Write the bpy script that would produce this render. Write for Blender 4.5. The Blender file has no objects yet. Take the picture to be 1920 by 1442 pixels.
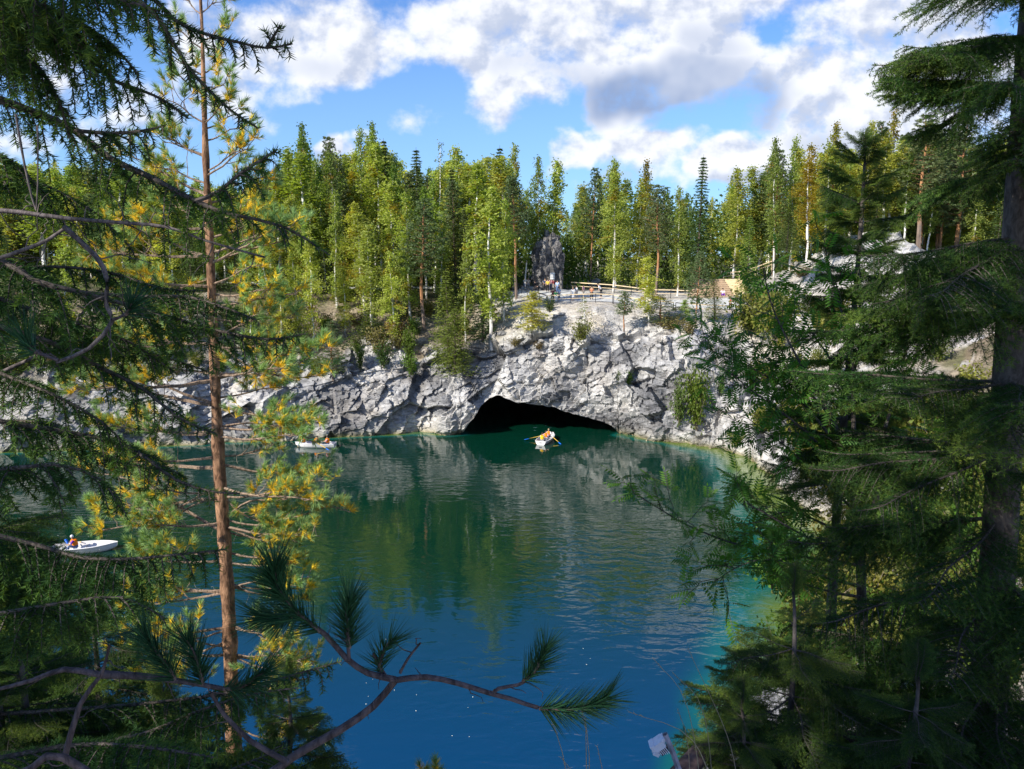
import bpy, math, random
import numpy as np
from mathutils import Vector, Matrix
from mathutils.bvhtree import BVHTree

# ------------------------------------------------------------------ camera, sky, sun, exposure
sc = bpy.context.scene
CH = 20.0                      # camera height above the lake
PITCH = math.radians(9.5)
FPX = 1440.0                   # focal length in pixels of the 1920 px photograph
cam_d = bpy.data.cameras.new("camera")
cam_d.sensor_width = 36.0
cam_d.lens = 36.0 * FPX / 1920.0
cam_d.clip_start = 0.05
cam_d.clip_end = 3000
cam = bpy.data.objects.new("camera", cam_d)
sc.collection.objects.link(cam)
cam.location = (0, 0, CH)
cam.rotation_euler = (math.radians(90) - PITCH, 0, 0)
sc.camera = cam

SUN_EL = math.radians(34)
SUN_H = Vector((-0.79, -0.61)).normalized()          # horizontal direction towards the sun
SUN = Vector((SUN_H.x * math.cos(SUN_EL), SUN_H.y * math.cos(SUN_EL), math.sin(SUN_EL)))
sun_d = bpy.data.lights.new("sun", 'SUN')
sun_d.energy = 5.0
sun_d.angle = math.radians(0.5)
sun_d.color = (1.0, 0.94, 0.84)
sun = bpy.data.objects.new("sun", sun_d)
sc.collection.objects.link(sun)
sun.rotation_euler = SUN.to_track_quat('Z', 'Y').to_euler()
sun.location = (-40, -30, 60)

sc.view_settings.view_transform = 'Standard'
sc.view_settings.look = 'None'
sc.view_settings.gamma = 1.0
sc.view_settings.exposure = 0.50
sc.render.engine = 'CYCLES'
sc.cycles.max_bounces = 8
sc.cycles.diffuse_bounces = 3
sc.cycles.glossy_bounces = 3
sc.cycles.transmission_bounces = 4
sc.cycles.use_denoising = True
sc.cycles.sample_clamp_indirect = 6.0

# ------------------------------------------------------------------ node helpers
class NT:
    """tiny helper around a node tree"""
    def __init__(s, tree):
        s.t = tree
        tree.nodes.clear()
    def n(s, kind, **kw):
        nd = s.t.nodes.new(kind)
        for k, v in kw.items():
            setattr(nd, k, v)
        return nd
    def l(s, a, b):
        s.t.links.new(a, b)
    def put(s, sock, v):
        if hasattr(v, 'bl_rna') and isinstance(v, bpy.types.NodeSocket):
            s.t.links.new(v, sock)
        else:
            sock.default_value = v
    def math(s, op, a, b=0.0, c=0.0, clamp=False):
        nd = s.n('ShaderNodeMath', operation=op, use_clamp=clamp)
        s.put(nd.inputs[0], a); s.put(nd.inputs[1], b); s.put(nd.inputs[2], c)
        return nd.outputs[0]
    def vmath(s, op, a, b=(0, 0, 0), scale=None):
        nd = s.n('ShaderNodeVectorMath', operation=op)
        s.put(nd.inputs[0], a); s.put(nd.inputs[1], b)
        if scale is not None: s.put(nd.inputs[3], scale)
        return nd.outputs['Value'] if op in ('LENGTH', 'DOT_PRODUCT', 'DISTANCE') else nd.outputs[0]
    def mix(s, f, a, b, blend='MIX'):
        nd = s.n('ShaderNodeMix', data_type='RGBA', blend_type=blend)
        s.put(nd.inputs[0], f); s.put(nd.inputs[6], a); s.put(nd.inputs[7], b)
        return nd.outputs[2]
    def ramp(s, f, lo, hi, to0=0.0, to1=1.0, smooth=True):
        nd = s.n('ShaderNodeMapRange', interpolation_type='SMOOTHSTEP' if smooth else 'LINEAR', clamp=True)
        s.put(nd.inputs[0], f); s.put(nd.inputs[1], lo); s.put(nd.inputs[2], hi)
        s.put(nd.inputs[3], to0); s.put(nd.inputs[4], to1)
        return nd.outputs[0]
    def noise(s, vec, scale, detail=4, rough=0.5, dist=0.0, dim='3D'):
        nd = s.n('ShaderNodeTexNoise', noise_dimensions=dim)
        if vec is not None: s.put(nd.inputs['Vector'], vec)
        nd.inputs['Scale'].default_value = scale
        nd.inputs['Detail'].default_value = detail
        nd.inputs['Roughness'].default_value = rough
        nd.inputs['Distortion'].default_value = dist
        return nd.outputs[0]

# ------------------------------------------------------------------ sky with clouds
def build_world():
    w = bpy.data.worlds.new("World")
    sc.world = w
    w.use_nodes = True
    N = NT(w.node_tree)
    out = N.n('ShaderNodeOutputWorld')
    bg = N.n('ShaderNodeBackground')
    bg.inputs['Strength'].default_value = 0.12
    sky = N.n('ShaderNodeTexSky', sky_type='NISHITA')
    sky.sun_disc = False
    sky.sun_elevation = SUN_EL
    sky.sun_rotation = math.atan2(SUN_H.x, SUN_H.y)
    sky.air_density = 1.0; sky.dust_density = 0.25; sky.ozone_density = 2.2
    tc = N.n('ShaderNodeTexCoord')
    d = tc.outputs['Generated']
    sep = N.n('ShaderNodeSeparateXYZ'); N.l(d, sep.inputs[0])
    # gnomonic coordinates of a direction: a = x/|y|, b = z/|y|
    ay = N.math('MAXIMUM', N.math('ABSOLUTE', sep.outputs[1]), 0.05)
    a = N.math('DIVIDE', sep.outputs[0], ay)
    b = N.math('DIVIDE', sep.outputs[2], ay)
    def P2(aa, bb):
        c = N.n('ShaderNodeCombineXYZ'); N.put(c.inputs[0], aa); N.put(c.inputs[1], bb)
        return c.outputs[0]
    # blobs (a, b, radius a, radius b, weight)
    def ab(u, v):
        k = (721.0 - v) / FPX
        y = math.cos(PITCH) + k * math.sin(PITCH)
        z = -math.sin(PITCH) + k * math.cos(PITCH)
        return ((u - 960.0) / FPX / y, z / y)
    blobs = [(660, 50, 190, 110, 1.0), (600, 110, 130, 70, .6), (760, 205, 75, 36, .75), (715, 250, 30, 16, .3), (470, 190, 130, 60, .55),
             (940, 40, 160, 90, .9), (1130, 60, 260, 130, 1.1), (1290, 120, 190, 130, 1.1), (950, 120, 120, 70, .8),
             (960, 205, 110, 38, .7), (1150, 200, 80, 40, .7), (1040, 275, 60, 42, .8), (1000, 320, 60, 22, .6), (615, 275, 42, 34, .8),
             (540, 330, 60, 22, .6), (1250, 300, 220, 45, .55), (1400, 310, 80, 55, .75), (1560, 210, 170, 120, .95),
             (1700, 130, 190, 170, 1.0), (1500, 300, 150, 60, .7), (1880, 150, 220, 260, .9), (420, 100, 120, 90, .8),
             (250, 190, 170, 60, .55), (60, 110, 140, 90, .75), (180, 265, 190, 40, .55), (40, 250, 120, 60, .5),
             (1120, 335, 90, 20, .6), (300, 40, 120, 60, .45), (700, 268, 60, 20, .5), (905, 300, 50, 22, .55), (1180, 262, 110, 34, .6), (1270, 275, 60, 30, .5), (1290, -175, 270, 170, 1.6), (1050, -120, 120, 60, .6), (1560, -60, 180, 110, .9), (560, -180, 200, 90, .8), (1070, 262, 55, 38, .7), (640, 285, 50, 34, .7), (1390, 305, 70, 40, .6), (830, 195, 40, 20, .3), (820, 310, 70, 20, .4)]
    wn = N.noise(P2(a, b), 5.5, 4, 0.55, dim='2D')
    wn2 = N.noise(P2(N.math('ADD', a, 7.3), b), 5.5, 4, 0.55, dim='2D')
    aw = N.math('ADD', a, N.math('MULTIPLY', N.math('SUBTRACT', wn, 0.5), 0.13))
    bw = N.math('ADD', b, N.math('MULTIPLY', N.math('SUBTRACT', wn2, 0.5), 0.09))
    p = P2(aw, bw)
    def blobsum(items, combine='ADD', kk_=1.22):
        tot = None
        for (u, v, ru, rv, wt) in items:
            ca, cb = ab(u, v)
            ma = N.n('ShaderNodeVectorMath', operation='MULTIPLY_ADD')
            N.l(p, ma.inputs[0]); ma.inputs[1].default_value = (FPX / ru * kk_, FPX / rv * kk_, 0); ma.inputs[2].default_value = (-ca * FPX / ru * kk_, -cb * FPX / rv * kk_, 0)
            r2 = N.vmath('DOT_PRODUCT', ma.outputs[0], ma.outputs[0])
            g = N.math('MULTIPLY_ADD', r2, -0.5 * wt, wt, clamp=True)
            tot = g if tot is None else N.math(combine, tot, g)
        return tot
    tot = blobsum(blobs)
    pm0 = P2(a, N.math('MULTIPLY', b, 1.25))
    fr = N.noise(pm0, 11.0, 8, 0.58, dim='2D')
    pm = P2(a, N.math('MULTIPLY', b, 1.25))
    fra = N.noise(pm, 11.0, 5, 0.55, dim='2D')
    fr1 = N.noise(N.vmath('ADD', pm, (-0.010, 0.022, 0)), 11.0, 5, 0.55, dim='2D')
    f0 = N.math('ADD', N.math('MULTIPLY', N.math('MINIMUM', tot, 1.15), 0.72), N.math('MULTIPLY', N.math('SUBTRACT', fr, 0.5), 1.5))
    front = N.ramp(sep.outputs[1], -0.05, 0.15)
    back = N.ramp(N.noise(N.vmath('MULTIPLY', d, (1, 1, 2.2)), 2.6, 4, 0.6), 0.48, 0.62)
    mask = N.ramp(f0, 0.28, 0.80)
    cloud_mask = N.math('ADD', N.math('MULTIPLY', mask, front), N.math('MULTIPLY', back, N.math('SUBTRACT', 1.0, front)))
    # light comes from above: the side of each billow turned down is greyer
    lit = N.ramp(N.math('SUBTRACT', fra, fr1), -0.16, 0.12)
    # the big dark-based cloud and its neighbours
    dark = blobsum([(1230, 165, 210, 70, 1.0), (1380, 190, 120, 60, .9), (1060, 140, 150, 45, .6), (640, 140, 120, 28, .4), (1560, 270, 110, 60, .55), (1300, 215, 120, 35, .8), (1330, 95, 90, 60, .5)], 'MAXIMUM')
    dk = N.math('MULTIPLY', N.ramp(dark, 0.1, 0.9), N.ramp(wn, 0.25, 0.6, 0.55, 1.0))
    shade = N.math('MAXIMUM', N.math('MULTIPLY', dk, 1.05), N.math('MULTIPLY', N.math('SUBTRACT', 1.0, lit), 0.62), clamp=True)
    col = N.mix(shade, (6.2, 6.3, 6.6, 1), (1.9, 2.5, 3.9, 1))
    skyc = N.mix(1.0, sky.outputs[0], (0.44, 0.72, 1.14, 1), 'MULTIPLY')
    # pale haze towards the horizon
    lowh = N.ramp(b, 0.02, 0.42, 0.45, 0.0)
    skyc = N.mix(N.math('MULTIPLY', lowh, front), skyc, (3.0, 4.6, 6.6, 1))
    fin = N.mix(N.math('MULTIPLY', cloud_mask, 0.96), skyc, col)
    N.l(fin, bg.inputs['Color'])
    N.l(bg.outputs[0], out.inputs['Surface'])
build_world()
sc.world.cycles.sampling_method = 'MANUAL'
sc.world.cycles.sample_map_resolution = 256

# ------------------------------------------------------------------ picture geometry
SP, CP = math.sin(PITCH), math.cos(PITCH)
def ray(u, v):
    x = (u - 960.0) / FPX; k = (721.0 - v) / FPX
    return Vector((x, CP + k * SP, -SP + k * CP))
def P(u, v, y):
    """world point seen at photo pixel (u, v) that stands y metres ahead of the camera"""
    r = ray(u, v)
    return Vector((0, 0, CH)) + r * (y / r.y)
def zpix(Y, v):
    k = (721.0 - v) / FPX
    return CH + Y * (k * CP - SP) / (CP + k * SP)
def on_water(u, v):
    r = ray(u, v)
    t = -CH / r.z
    return Vector((r.x * t, r.y * t, 0))

# ------------------------------------------------------------------ numpy noise
def _h(ix, iy, iz, seed):
    with np.errstate(over='ignore'):
        n = (ix.astype(np.int64) * 374761393 + iy.astype(np.int64) * 668265263 + iz.astype(np.int64) * 2147483647 + seed * 1274126177) & 0xffffffff
        n = ((n ^ (n >> 13)) * 1274126177) & 0xffffffff
        n = ((n ^ (n >> 16)) * 2246822519) & 0xffffffff
        n = n ^ (n >> 15)
    return (n & 0xffffff) / float(0xffffff)
def vnoise(p, seed=0):
    i = np.floor(p).astype(np.int64); f = p - i; f = f * f * (3 - 2 * f)
    r = 0
    for dx in (0, 1):
        wx = f[:, 0] if dx else 1 - f[:, 0]
        for dy in (0, 1):
            wy = f[:, 1] if dy else 1 - f[:, 1]
            for dz in (0, 1):
                wz = f[:, 2] if dz else 1 - f[:, 2]
                r = r + wx * wy * wz * _h(i[:, 0] + dx, i[:, 1] + dy, i[:, 2] + dz, seed)
    return r * 2 - 1
def fbm(p, seed=0, oct=4, gain=0.5):
    a = 1; s = 0; r = 0; q = p
    for o in range(oct):
        r = r + a * vnoise(q, seed + o * 17); s += a; a *= gain; q = q * 2.03 + 11.7
    return r / s
def facets(p, seed=0, plane=0.9, step=0.5):
    """nearest-cell tilted planes: broken rock faces. Returns displacement, cell tone, edge distance"""
    i = np.floor(p).astype(np.int64)
    d1 = np.full(len(p), 9.0); d2 = np.full(len(p), 9.0)
    disp = np.zeros(len(p)); tone = np.zeros(len(p))
    for dx in (-1, 0, 1):
        for dy in (-1, 0, 1):
            for dz in (-1, 0, 1):
                c = i + np.array([dx, dy, dz])
                h = [_h(c[:, 0], c[:, 1], c[:, 2], seed + k) for k in range(3)]
                fp = c + np.stack(h, 1)
                dd = p - fp
                dist = np.sqrt((dd ** 2).sum(1))
                near = dist < d1
                d2 = np.where(near, d1, np.minimum(d2, dist))
                n = [_h(c[:, 0], c[:, 1], c[:, 2], seed + 31 + k) * 2 - 1 for k in range(4)]
                v = plane * (n[0] * dd[:, 0] + n[1] * dd[:, 1] + n[2] * dd[:, 2]) + step * n[3]
                disp = np.where(near, v, disp)
                tone = np.where(near, n[3] * .5 + .5, tone)
                d1 = np.minimum(d1, dist)
    return disp, tone, d2 - d1

# ------------------------------------------------------------------ mesh helpers
COL = sc.collection
def mesh_np(name, V, F, mats=(), mat_idx=None, cols=None, smooth=False, attrs=None):
    """V (n,3), F (m,3) or (m,4) int, or a list of both kinds"""
    me = bpy.data.meshes.new(name)
    V = np.asarray(V, dtype=np.float32)
    Fs = F if isinstance(F, list) else [F]
    Fs = [np.asarray(f, dtype=np.int32) for f in Fs if len(f)]
    nl = sum(f.size for f in Fs); nf = sum(len(f) for f in Fs)
    me.vertices.add(len(V)); me.vertices.foreach_set('co', V.ravel())
    me.loops.add(nl); me.polygons.add(nf)
    me.loops.foreach_set('vertex_index', np.concatenate([f.ravel() for f in Fs]))
    tot = np.concatenate([np.full(len(f), f.shape[1], dtype=np.int32) for f in Fs])
    st = np.concatenate([[0], np.cumsum(tot)[:-1]]).astype(np.int32)
    me.polygons.foreach_set('loop_start', st)
    me.polygons.foreach_set('loop_total', tot)
    if mat_idx is not None: me.polygons.foreach_set('material_index', np.asarray(mat_idx, dtype=np.int32))
    me.polygons.foreach_set('use_smooth', np.full(nf, bool(smooth)))
    for m in mats: me.materials.append(m)
    if cols is not None:
        at = me.color_attributes.new('Col', 'FLOAT_COLOR', 'POINT')
        c = np.ones((len(V), 4), dtype=np.float32); c[:, :3] = cols
        at.data.foreach_set('color', c.ravel())
    for k, a in (attrs or {}).items():
        at = me.attributes.new(k, 'FLOAT', 'POINT'); at.data.foreach_set('value', np.asarray(a, dtype=np.float32))
    me.update(calc_edges=True)
    me.validate()
    return me
def link(name, me, parent=None, loc=None):
    o = bpy.data.objects.new(name, me)
    COL.objects.link(o)
    if parent is not None: o.parent = parent
    if loc is not None: o.location = loc
    return o
def tag(o, label=None, cat=None, group=None, kind=None):
    if label: o['label'] = label
    if cat: o['category'] = cat
    if group: o['group'] = group
    if kind: o['kind'] = kind
    return o
def empty(name, loc, label, cat, group=None, rz=0.0):
    o = bpy.data.objects.new(name, None)
    COL.objects.link(o)
    o.location = loc; o.rotation_euler = (0, 0, rz); o.empty_display_size = 0.2
    return tag(o, label, cat, group)
def grid_faces(nr, nc, wrap=False):
    r = np.arange(nr - 1)[:, None]; c = np.arange(nc if wrap else nc - 1)[None, :]
    c2 = (c + 1) % nc
    return np.stack([r * nc + c, r * nc + c2, (r + 1) * nc + c2, (r + 1) * nc + c], -1).reshape(-1, 4)

# ------------------------------------------------------------------ materials
def mat(name):
    m = bpy.data.materials.new(name); m.use_nodes = True
    N = NT(m.node_tree)
    out = N.n('ShaderNodeOutputMaterial'); bs = N.n('ShaderNodeBsdfPrincipled')
    N.l(bs.outputs[0], out.inputs['Surface'])
    return m, N, bs, out
def simple(name, col, rough=0.6, metal=0.0, var=0.0, bump=0.0, bscale=40.0, spec=0.4):
    m, N, bs, out = mat(name)
    tc = N.n('ShaderNodeTexCoord').outputs['Object']
    if var > 0:
        nz = N.noise(tc, bscale * .4, 5, .6)
        c = N.mix(N.ramp(nz, .3, .7), tuple(x * (1 - var) for x in col) + (1,), tuple(min(1, x * (1 + var)) for x in col) + (1,))
        N.l(c, bs.inputs['Base Color'])
    else:
        bs.inputs['Base Color'].default_value = tuple(col) + (1,)
    bs.inputs['Roughness'].default_value = rough
    bs.inputs['Metallic'].default_value = metal
    bs.inputs['Specular IOR Level'].default_value = spec
    if bump > 0:
        bp = N.n('ShaderNodeBump'); bp.inputs['Strength'].default_value = 1.0; bp.inputs['Distance'].default_value = bump
        N.l(N.noise(tc, bscale, 4, .6), bp.inputs['Height']); N.l(bp.outputs[0], bs.inputs['Normal'])
    return m
def rock_mat(name, use_col=True, base=(.45, .44, .43), dark=(.16, .16, .17), sc_=1.0):
    m, N, bs, out = mat(name)
    pos = N.n('ShaderNodeNewGeometry').outputs['Position']
    if use_col:
        c0 = N.n('ShaderNodeVertexColor', layer_name='Col').outputs[0]
    else:
        c0 = N.mix(N.ramp(N.noise(pos, .6 * sc_, 5, .6), .35, .65), tuple(dark) + (1,), tuple(base) + (1,))
    # diagonal streaks, cracks and speckle
    mp = N.n('ShaderNodeMapping'); N.l(pos, mp.inputs[0])
    mp.inputs['Rotation'].default_value = (0, math.radians(38), 0); mp.inputs['Scale'].default_value = (.7, .8, 2.2)
    st = N.noise(mp.outputs[0], 1.1 * sc_, 7, .68, .6)
    sp = N.noise(pos, 9 * sc_, 5, .7)
    mul = N.math('MULTIPLY', N.ramp(st, .30, .60, .52, 1.10), N.ramp(sp, .3, .7, .82, 1.15))
    mg = N.n('ShaderNodeCombineXYZ')
    for k in range(3): N.l(mul, mg.inputs[k])
    c1 = N.mix(1.0, c0, mg.outputs[0], 'MULTIPLY')
    N.l(c1, bs.inputs['Base Color'])
    bs.inputs['Roughness'].default_value = .85
    bs.inputs['Specular IOR Level'].default_value = .25
    vor = N.n('ShaderNodeTexVoronoi', feature='DISTANCE_TO_EDGE'); N.l(mp.outputs[0], vor.inputs['Vector']); vor.inputs['Scale'].default_value = 1.1 * sc_
    crk = N.ramp(vor.outputs[0], 0.0, 0.09)
    hh = N.math('ADD', N.math('ADD', N.math('MULTIPLY', st, 1.8), N.math('MULTIPLY', sp, .25)), N.math('MULTIPLY', crk, .12))
    bp = N.n('ShaderNodeBump'); bp.inputs['Strength'].default_value = .9; bp.inputs['Distance'].default_value = .16 / sc_
    N.l(hh, bp.inputs['Height']); N.l(bp.outputs[0], bs.inputs['Normal'])
    return m
# ------------------------------------------------------------------ terrain round the lake
LC = np.array([0.0, 50.0])                 # middle of the lake
def W(u, v): p = on_water(u, v); return (p.x, p.y)
# shore point, lip (e, z), mid (e, z), plateau (e, z): e = metres outward from the water's edge
def pixrow(u, vs, lip, mid, plat):
    x, y = W(u, vs); o = np.array([x, y]) - LC; o /= np.linalg.norm(o)
    res = []
    for (v, e) in (lip, mid, plat):
        res.append((e, zpix(y + o[1] * e, v)))
    return (x, y, *res)
CTRL = [
    (0, 20.5, (3, 5), (13.5, 12.5), (18.8, 18.0)),
    (5, 23, (3, 4.5), (12, 11), (20.5, 17.4)),
    (9.5, 28, (4, 3.5), (12, 10), (21, 16.8)),
    (14.5, 36, (4, 3.0), (12, 8.5), (24, 16)),
    (21, 44, (4, 3.0), (12, 8), (25, 16)),
    (24.5, 52, (4, 3.5), (12, 9), (25, 17)),
    pixrow(1475, 935, (800, 6), (690, 14), (590, 25)),
    pixrow(1440, 890, (790, 5), (690, 13), (585, 25)),
    pixrow(1400, 852, (765, 4), (670, 11), (600, 17)),
    pixrow(1340, 835, (735, 2.5), (665, 7), (606, 12)),
    pixrow(1290, 832, (650, 1.8), (622, 5), (600, 9)),
    pixrow(1220, 827, (645, 1.5), (618, 5), (590, 8.5)),
    pixrow(1165, 815, (645, .8), (612, 3.5), (582, 6.5)),
    pixrow(1105, 808, (643, -1.0), (612, 1.5), (577, 4)),
    pixrow(1000, 808, (638, 0), (610, 2.8), (578, 5)),
    pixrow(925, 811, (672, 1.6), (628, 5), (577, 9)),
    pixrow(865, 813, (684, 2), (640, 8), (565, 18)),
    pixrow(800, 814, (692, 2), (628, 9), (555, 20)),
    pixrow(720, 816, (696, 2), (632, 10), (552, 21)),
    pixrow(600, 821, (724, 2), (640, 11), (550, 21)),
    pixrow(450, 827, (730, 2), (640, 11), (548, 20)),
    pixrow(200, 842, (722, 2.5), (640, 11), (550, 20)),
    pixrow(0, 848, (722, 2.5), (640, 11), (550, 20)),
    pixrow(-350, 856, (722, 3), (640, 11), (550, 20)),
    (-115, 70, (3, 7), (12, 11), (21, 15)),
    (-120, 50, (3, 7), (12, 11), (21, 15)),
    (-80, 33, (3, 6), (12, 12), (21, 17)),
    (-45, 24, (3, 6), (12, 12), (21, 18)),
    (-18, 21, (3, 5.5), (13, 12), (20, 18)),
    (-6, 20.5, (3, 5), (13.5, 12.5), (19, 18)),
]
def build_terrain():
    C = np.array([[c[0], c[1], c[2][0], c[2][1], c[3][0], c[3][1], c[4][0], c[4][1]] for c in CTRL])
    n = len(C)
    cl = np.vstack([C, C[:1]])
    seg = np.linalg.norm(np.diff(cl[:, :2], axis=0), axis=1)
    s = np.concatenate([[0], np.cumsum(seg)])
    # fine in the part the photo sees, coarse elsewhere
    ts = []
    for k in range(n):
        fine = 5 <= k <= 22
        st = .13 if fine else .8
        m = max(2, int(seg[k] / st))
        ts.append(s[k] + seg[k] * np.arange(m) / m)
    t = np.concatenate(ts)
    D = np.stack([np.interp(t, s, cl[:, k]) for k in range(8)], 1)
    # soften the corners of the shoreline and of the profile (moving average by arc length)
    def smooth(a, win):
        out = np.empty_like(a)
        tt = np.concatenate([t - s[-1], t, t + s[-1]])
        aa = np.vstack([a, a, a])
        ct = np.concatenate([np.zeros((1, a.shape[1])), np.cumsum((aa[1:] + aa[:-1]) / 2 * np.diff(tt)[:, None], 0)])
        for k in range(a.shape[1]):
            hi = np.interp(t + win / 2, tt, ct[:, k]); lo = np.interp(t - win / 2, tt, ct[:, k])
            out[:, k] = (hi - lo) / win
        return out
    D = smooth(D, 2.2)
    sh = D[:, :2]
    # wobble of the shoreline
    wob = fbm(np.stack([sh[:, 0] * .28, sh[:, 1] * .28, np.zeros(len(sh))], 1), 5, 4) * .9
    o = sh - LC; o /= np.linalg.norm(o, axis=1)[:, None]
    sh = sh + o * wob[:, None]
    nc = len(sh)
    # photo column of every shore point, to find the cave mouth
    u_col = 960 + FPX * sh[:, 0] / (sh[:, 1] * CP + CH * SP)
    far = sh[:, 1] > 75
    arch = np.array([(863, 815), (872, 803), (885, 786), (903, 758), (918, 743), (930, 740), (950, 748), (970, 757), (1000, 757),
                     (1025, 762), (1045, 767), (1062, 769), (1080, 773), (1100, 780), (1120, 787), (1140, 795), (1152, 804), (1158, 815)], float)
    z0 = np.full(nc, -3.0)
    mouth = far & (u_col > 863) & (u_col < 1158)
    av = np.interp(u_col, arch[:, 0], arch[:, 1])
    kk = (721.0 - av) / FPX
    za = CH + sh[:, 1] * (kk * CP - SP) / (CP + kk * SP)
    zj = fbm(np.stack([u_col * .05, u_col * 0, u_col * 0], 1), 77, 3) * .35
    z0 = np.where(mouth, np.maximum(za + zj, .15), z0)
    # rows
    nA, nB, nL, nM, nQ, nF = 10, 86, 44, 44, 40, 14
    rows = []
    le, lz, me_, mz, pe, pz = (D[:, k] for k in range(2, 8))
    zero = np.zeros(nc)
    for i in range(nA):                                   # under water, or the roof of the cave mouth
        f = 1 - i / nA
        e = np.where(mouth, f * 5.0, -f * 1.5)
        z = np.where(mouth, z0 + 2.0 * f ** 1.5, -.6 - 3 * f)
        rows.append((e, z, zero + 1, zero))
    for i in range(nB):
        f = i / nB
        zb = np.where(mouth, z0, -.6)
        z = zb + (lz - zb) * f
        g = np.clip(z / lz, 0, 1)
        bulge = .9 * np.sin(np.pi * g) * (lz > 6)          # belly of the cliff
        e = le * g ** 1.6 - bulge * .6
        rows.append((e, z, zero + 1, zero + 0))
    for i in range(nL):
        f = i / nL
        rows.append((le + (me_ - le) * f, lz + (mz - lz) * (f ** .85), zero + (1 - f), zero + 1))
    for i in range(nM):
        f = i / nM
        rows.append((me_ + (pe - me_) * f, mz + (pz - mz) * (f ** .95), zero, zero + 1))
    for i in range(nQ):
        f = (i / nQ) ** 1.4
        rows.append((pe + 70 * f, pz + 1.3 * np.minimum(70 * f / 12, 1) + .6 * f, zero, zero + 2))
    for i in range(nF):
        f = ((i + 0.0) / (nF - 1)) ** 1.8
        rows.append((pe + 70 + 900 * f, pz + 1.9 + 3 * f, zero, zero + 2))
    nr = len(rows)
    E = np.stack([r[0] for r in rows]); Z = np.stack([r[1] for r in rows])
    RK = np.stack([r[2] for r in rows]); ZN = np.stack([r[3] for r in rows])
    XY = sh[None] + o[None] * E[..., None]
    V = np.concatenate([XY, Z[..., None]], -1)
    # hill on the right behind the steps
    hx, hy = P(1625, 470, 104).xy
    g = np.exp(-(((V[..., 0] - hx) / 11.5) ** 2 + ((V[..., 1] - hy) / 13) ** 2))
    V[..., 2] += 8.5 * g * np.clip((V[..., 2] - 6) / 8, 0, 1)
    # the shore inside the photo is white rock; elsewhere the same but with more soil
    up = np.zeros_like(V); up[..., 2] = 1
    out_v = np.zeros_like(V); out_v[..., 0] = o[None, :, 0]; out_v[..., 1] = o[None, :, 1]
    p = V.reshape(-1, 3)
    # strata dip to the lower left: shear the lookup so that cells run diagonally
    q = np.stack([p[:, 0] * .85 + p[:, 2] * .45, p[:, 1], p[:, 2] * .9 - p[:, 0] * .45], 1)
    q = q * np.array([.9, .9, 1.15])
    warp = np.stack([fbm(p * .35, 3, 3), fbm(p * .35, 13, 3), fbm(p * .35, 23, 3)], 1) * .35
    d1, t1, e1 = facets((q + warp) / 5.0, 101, 1.5, .24)
    d2, t2, e2 = facets((q + warp * .6) / 2.1, 202, 1.3, .20)
    d3, t3, e3 = facets((q + warp * .3) / .62, 303, 1.2, .4)
    fb = fbm(p * 1.6, 9, 4)
    rk = np.clip(RK.ravel(), 0, 1)
    zone = ZN.ravel()
    hillm = g.ravel() ** .7
    rk2 = np.maximum(rk, hillm * .75)
    flat = zone >= 2
    patch = np.clip(fbm(p * .16, 61, 3) * 2.2 + .25, 0, 1)
    on_slope = (zone >= 1) & ~flat
    ucol_all = np.broadcast_to(u_col[None], E.shape).ravel()
    gravel = on_slope & (ucol_all > 905) & (ucol_all < 1480) & (p[:, 1] > 60)
    amp = rk2 * 1.0 + np.where(on_slope, .30, 0) + np.where(flat, .03, 0)
    amp = np.where((p[:, 1] < 55) & on_slope, .5, amp)
    disp = amp * (d1 * 1.15 + d2 * .55 + d3 * .22 + fb * .14)
    # near the camera keep the ground calm
    nearc = np.exp(-((p[:, 0]) ** 2 + (p[:, 1]) ** 2) / 50.0)
    disp *= (1 - nearc)
    wface = rk[:, None]
    dirv = out_v.reshape(-1, 3) * (-wface * .9) + up.reshape(-1, 3) * (1 - wface * .75)
    ln = np.linalg.norm(dirv, axis=1)[:, None]
    p2 = p + dirv / np.maximum(ln, 1e-6) * disp[:, None]
    # keep the water's edge where the photo has it
    # colours (the materials' own, no light in them)
    white = np.array([.56, .545, .52]); grey = np.array([.28, .28, .285]); dark = np.array([.10, .10, .105]); warm = np.array([.56, .49, .40])
    tone = np.clip(.56 + .40 * (t1 - .5) + .30 * (t2 - .5) + .12 * (t3 - .5) + .70 * fbm(p * .20, 41, 4) + .1 * fbm(p * np.array([2.5, 2.5, .5]), 43, 3), 0, 1)[:, None]
    ccol = np.where(tone > .36, grey + (white - grey) * np.clip((tone - .36) / .3, 0, 1), dark + (grey - dark) * np.clip(tone / .36, 0, 1))
    ccol = ccol * (1 - .20 * np.exp(-np.minimum(e2, .5) / .05))[:, None]
    wm = np.clip(fbm(p * .3, 51, 3) * 1.5, 0, 1)[:, None] * .45
    ccol = ccol * (1 - wm) + warm * tone ** .5 * wm
    # vertical grey water stains on the face
    stn = np.clip(fbm(p * np.array([1.3, 1.3, .12]), 91, 3) * 2.5 - .35, 0, 1)[:, None] * .5
    ccol = ccol * (1 - stn) + np.array([.20, .19, .19]) * stn
    rim = np.exp(-np.clip(p2[:, 2] - .05, 0, 9) / .35)[:, None] * .8
    ccol = ccol * (1 - rim) + np.array([.26, .22, .09]) * rim
    # soil, litter and moss
    soil = np.array([.20, .155, .105]); litter = np.array([.33, .27, .19]); moss = np.array([.075, .095, .028]); sand = np.array([.56, .50, .41]); gv = np.array([.52, .50, .47])
    a1 = np.clip(fbm(p * .5, 71, 4) * 1.6 + .5, 0, 1)[:, None]; a2 = np.clip(fbm(p * .9, 81, 4) * 2 + .15, 0, 1)[:, None]
    sc1 = soil + (litter - soil) * a1; sc1 = sc1 * (1 - a2 * .65) + moss * a2 * .65
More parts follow.
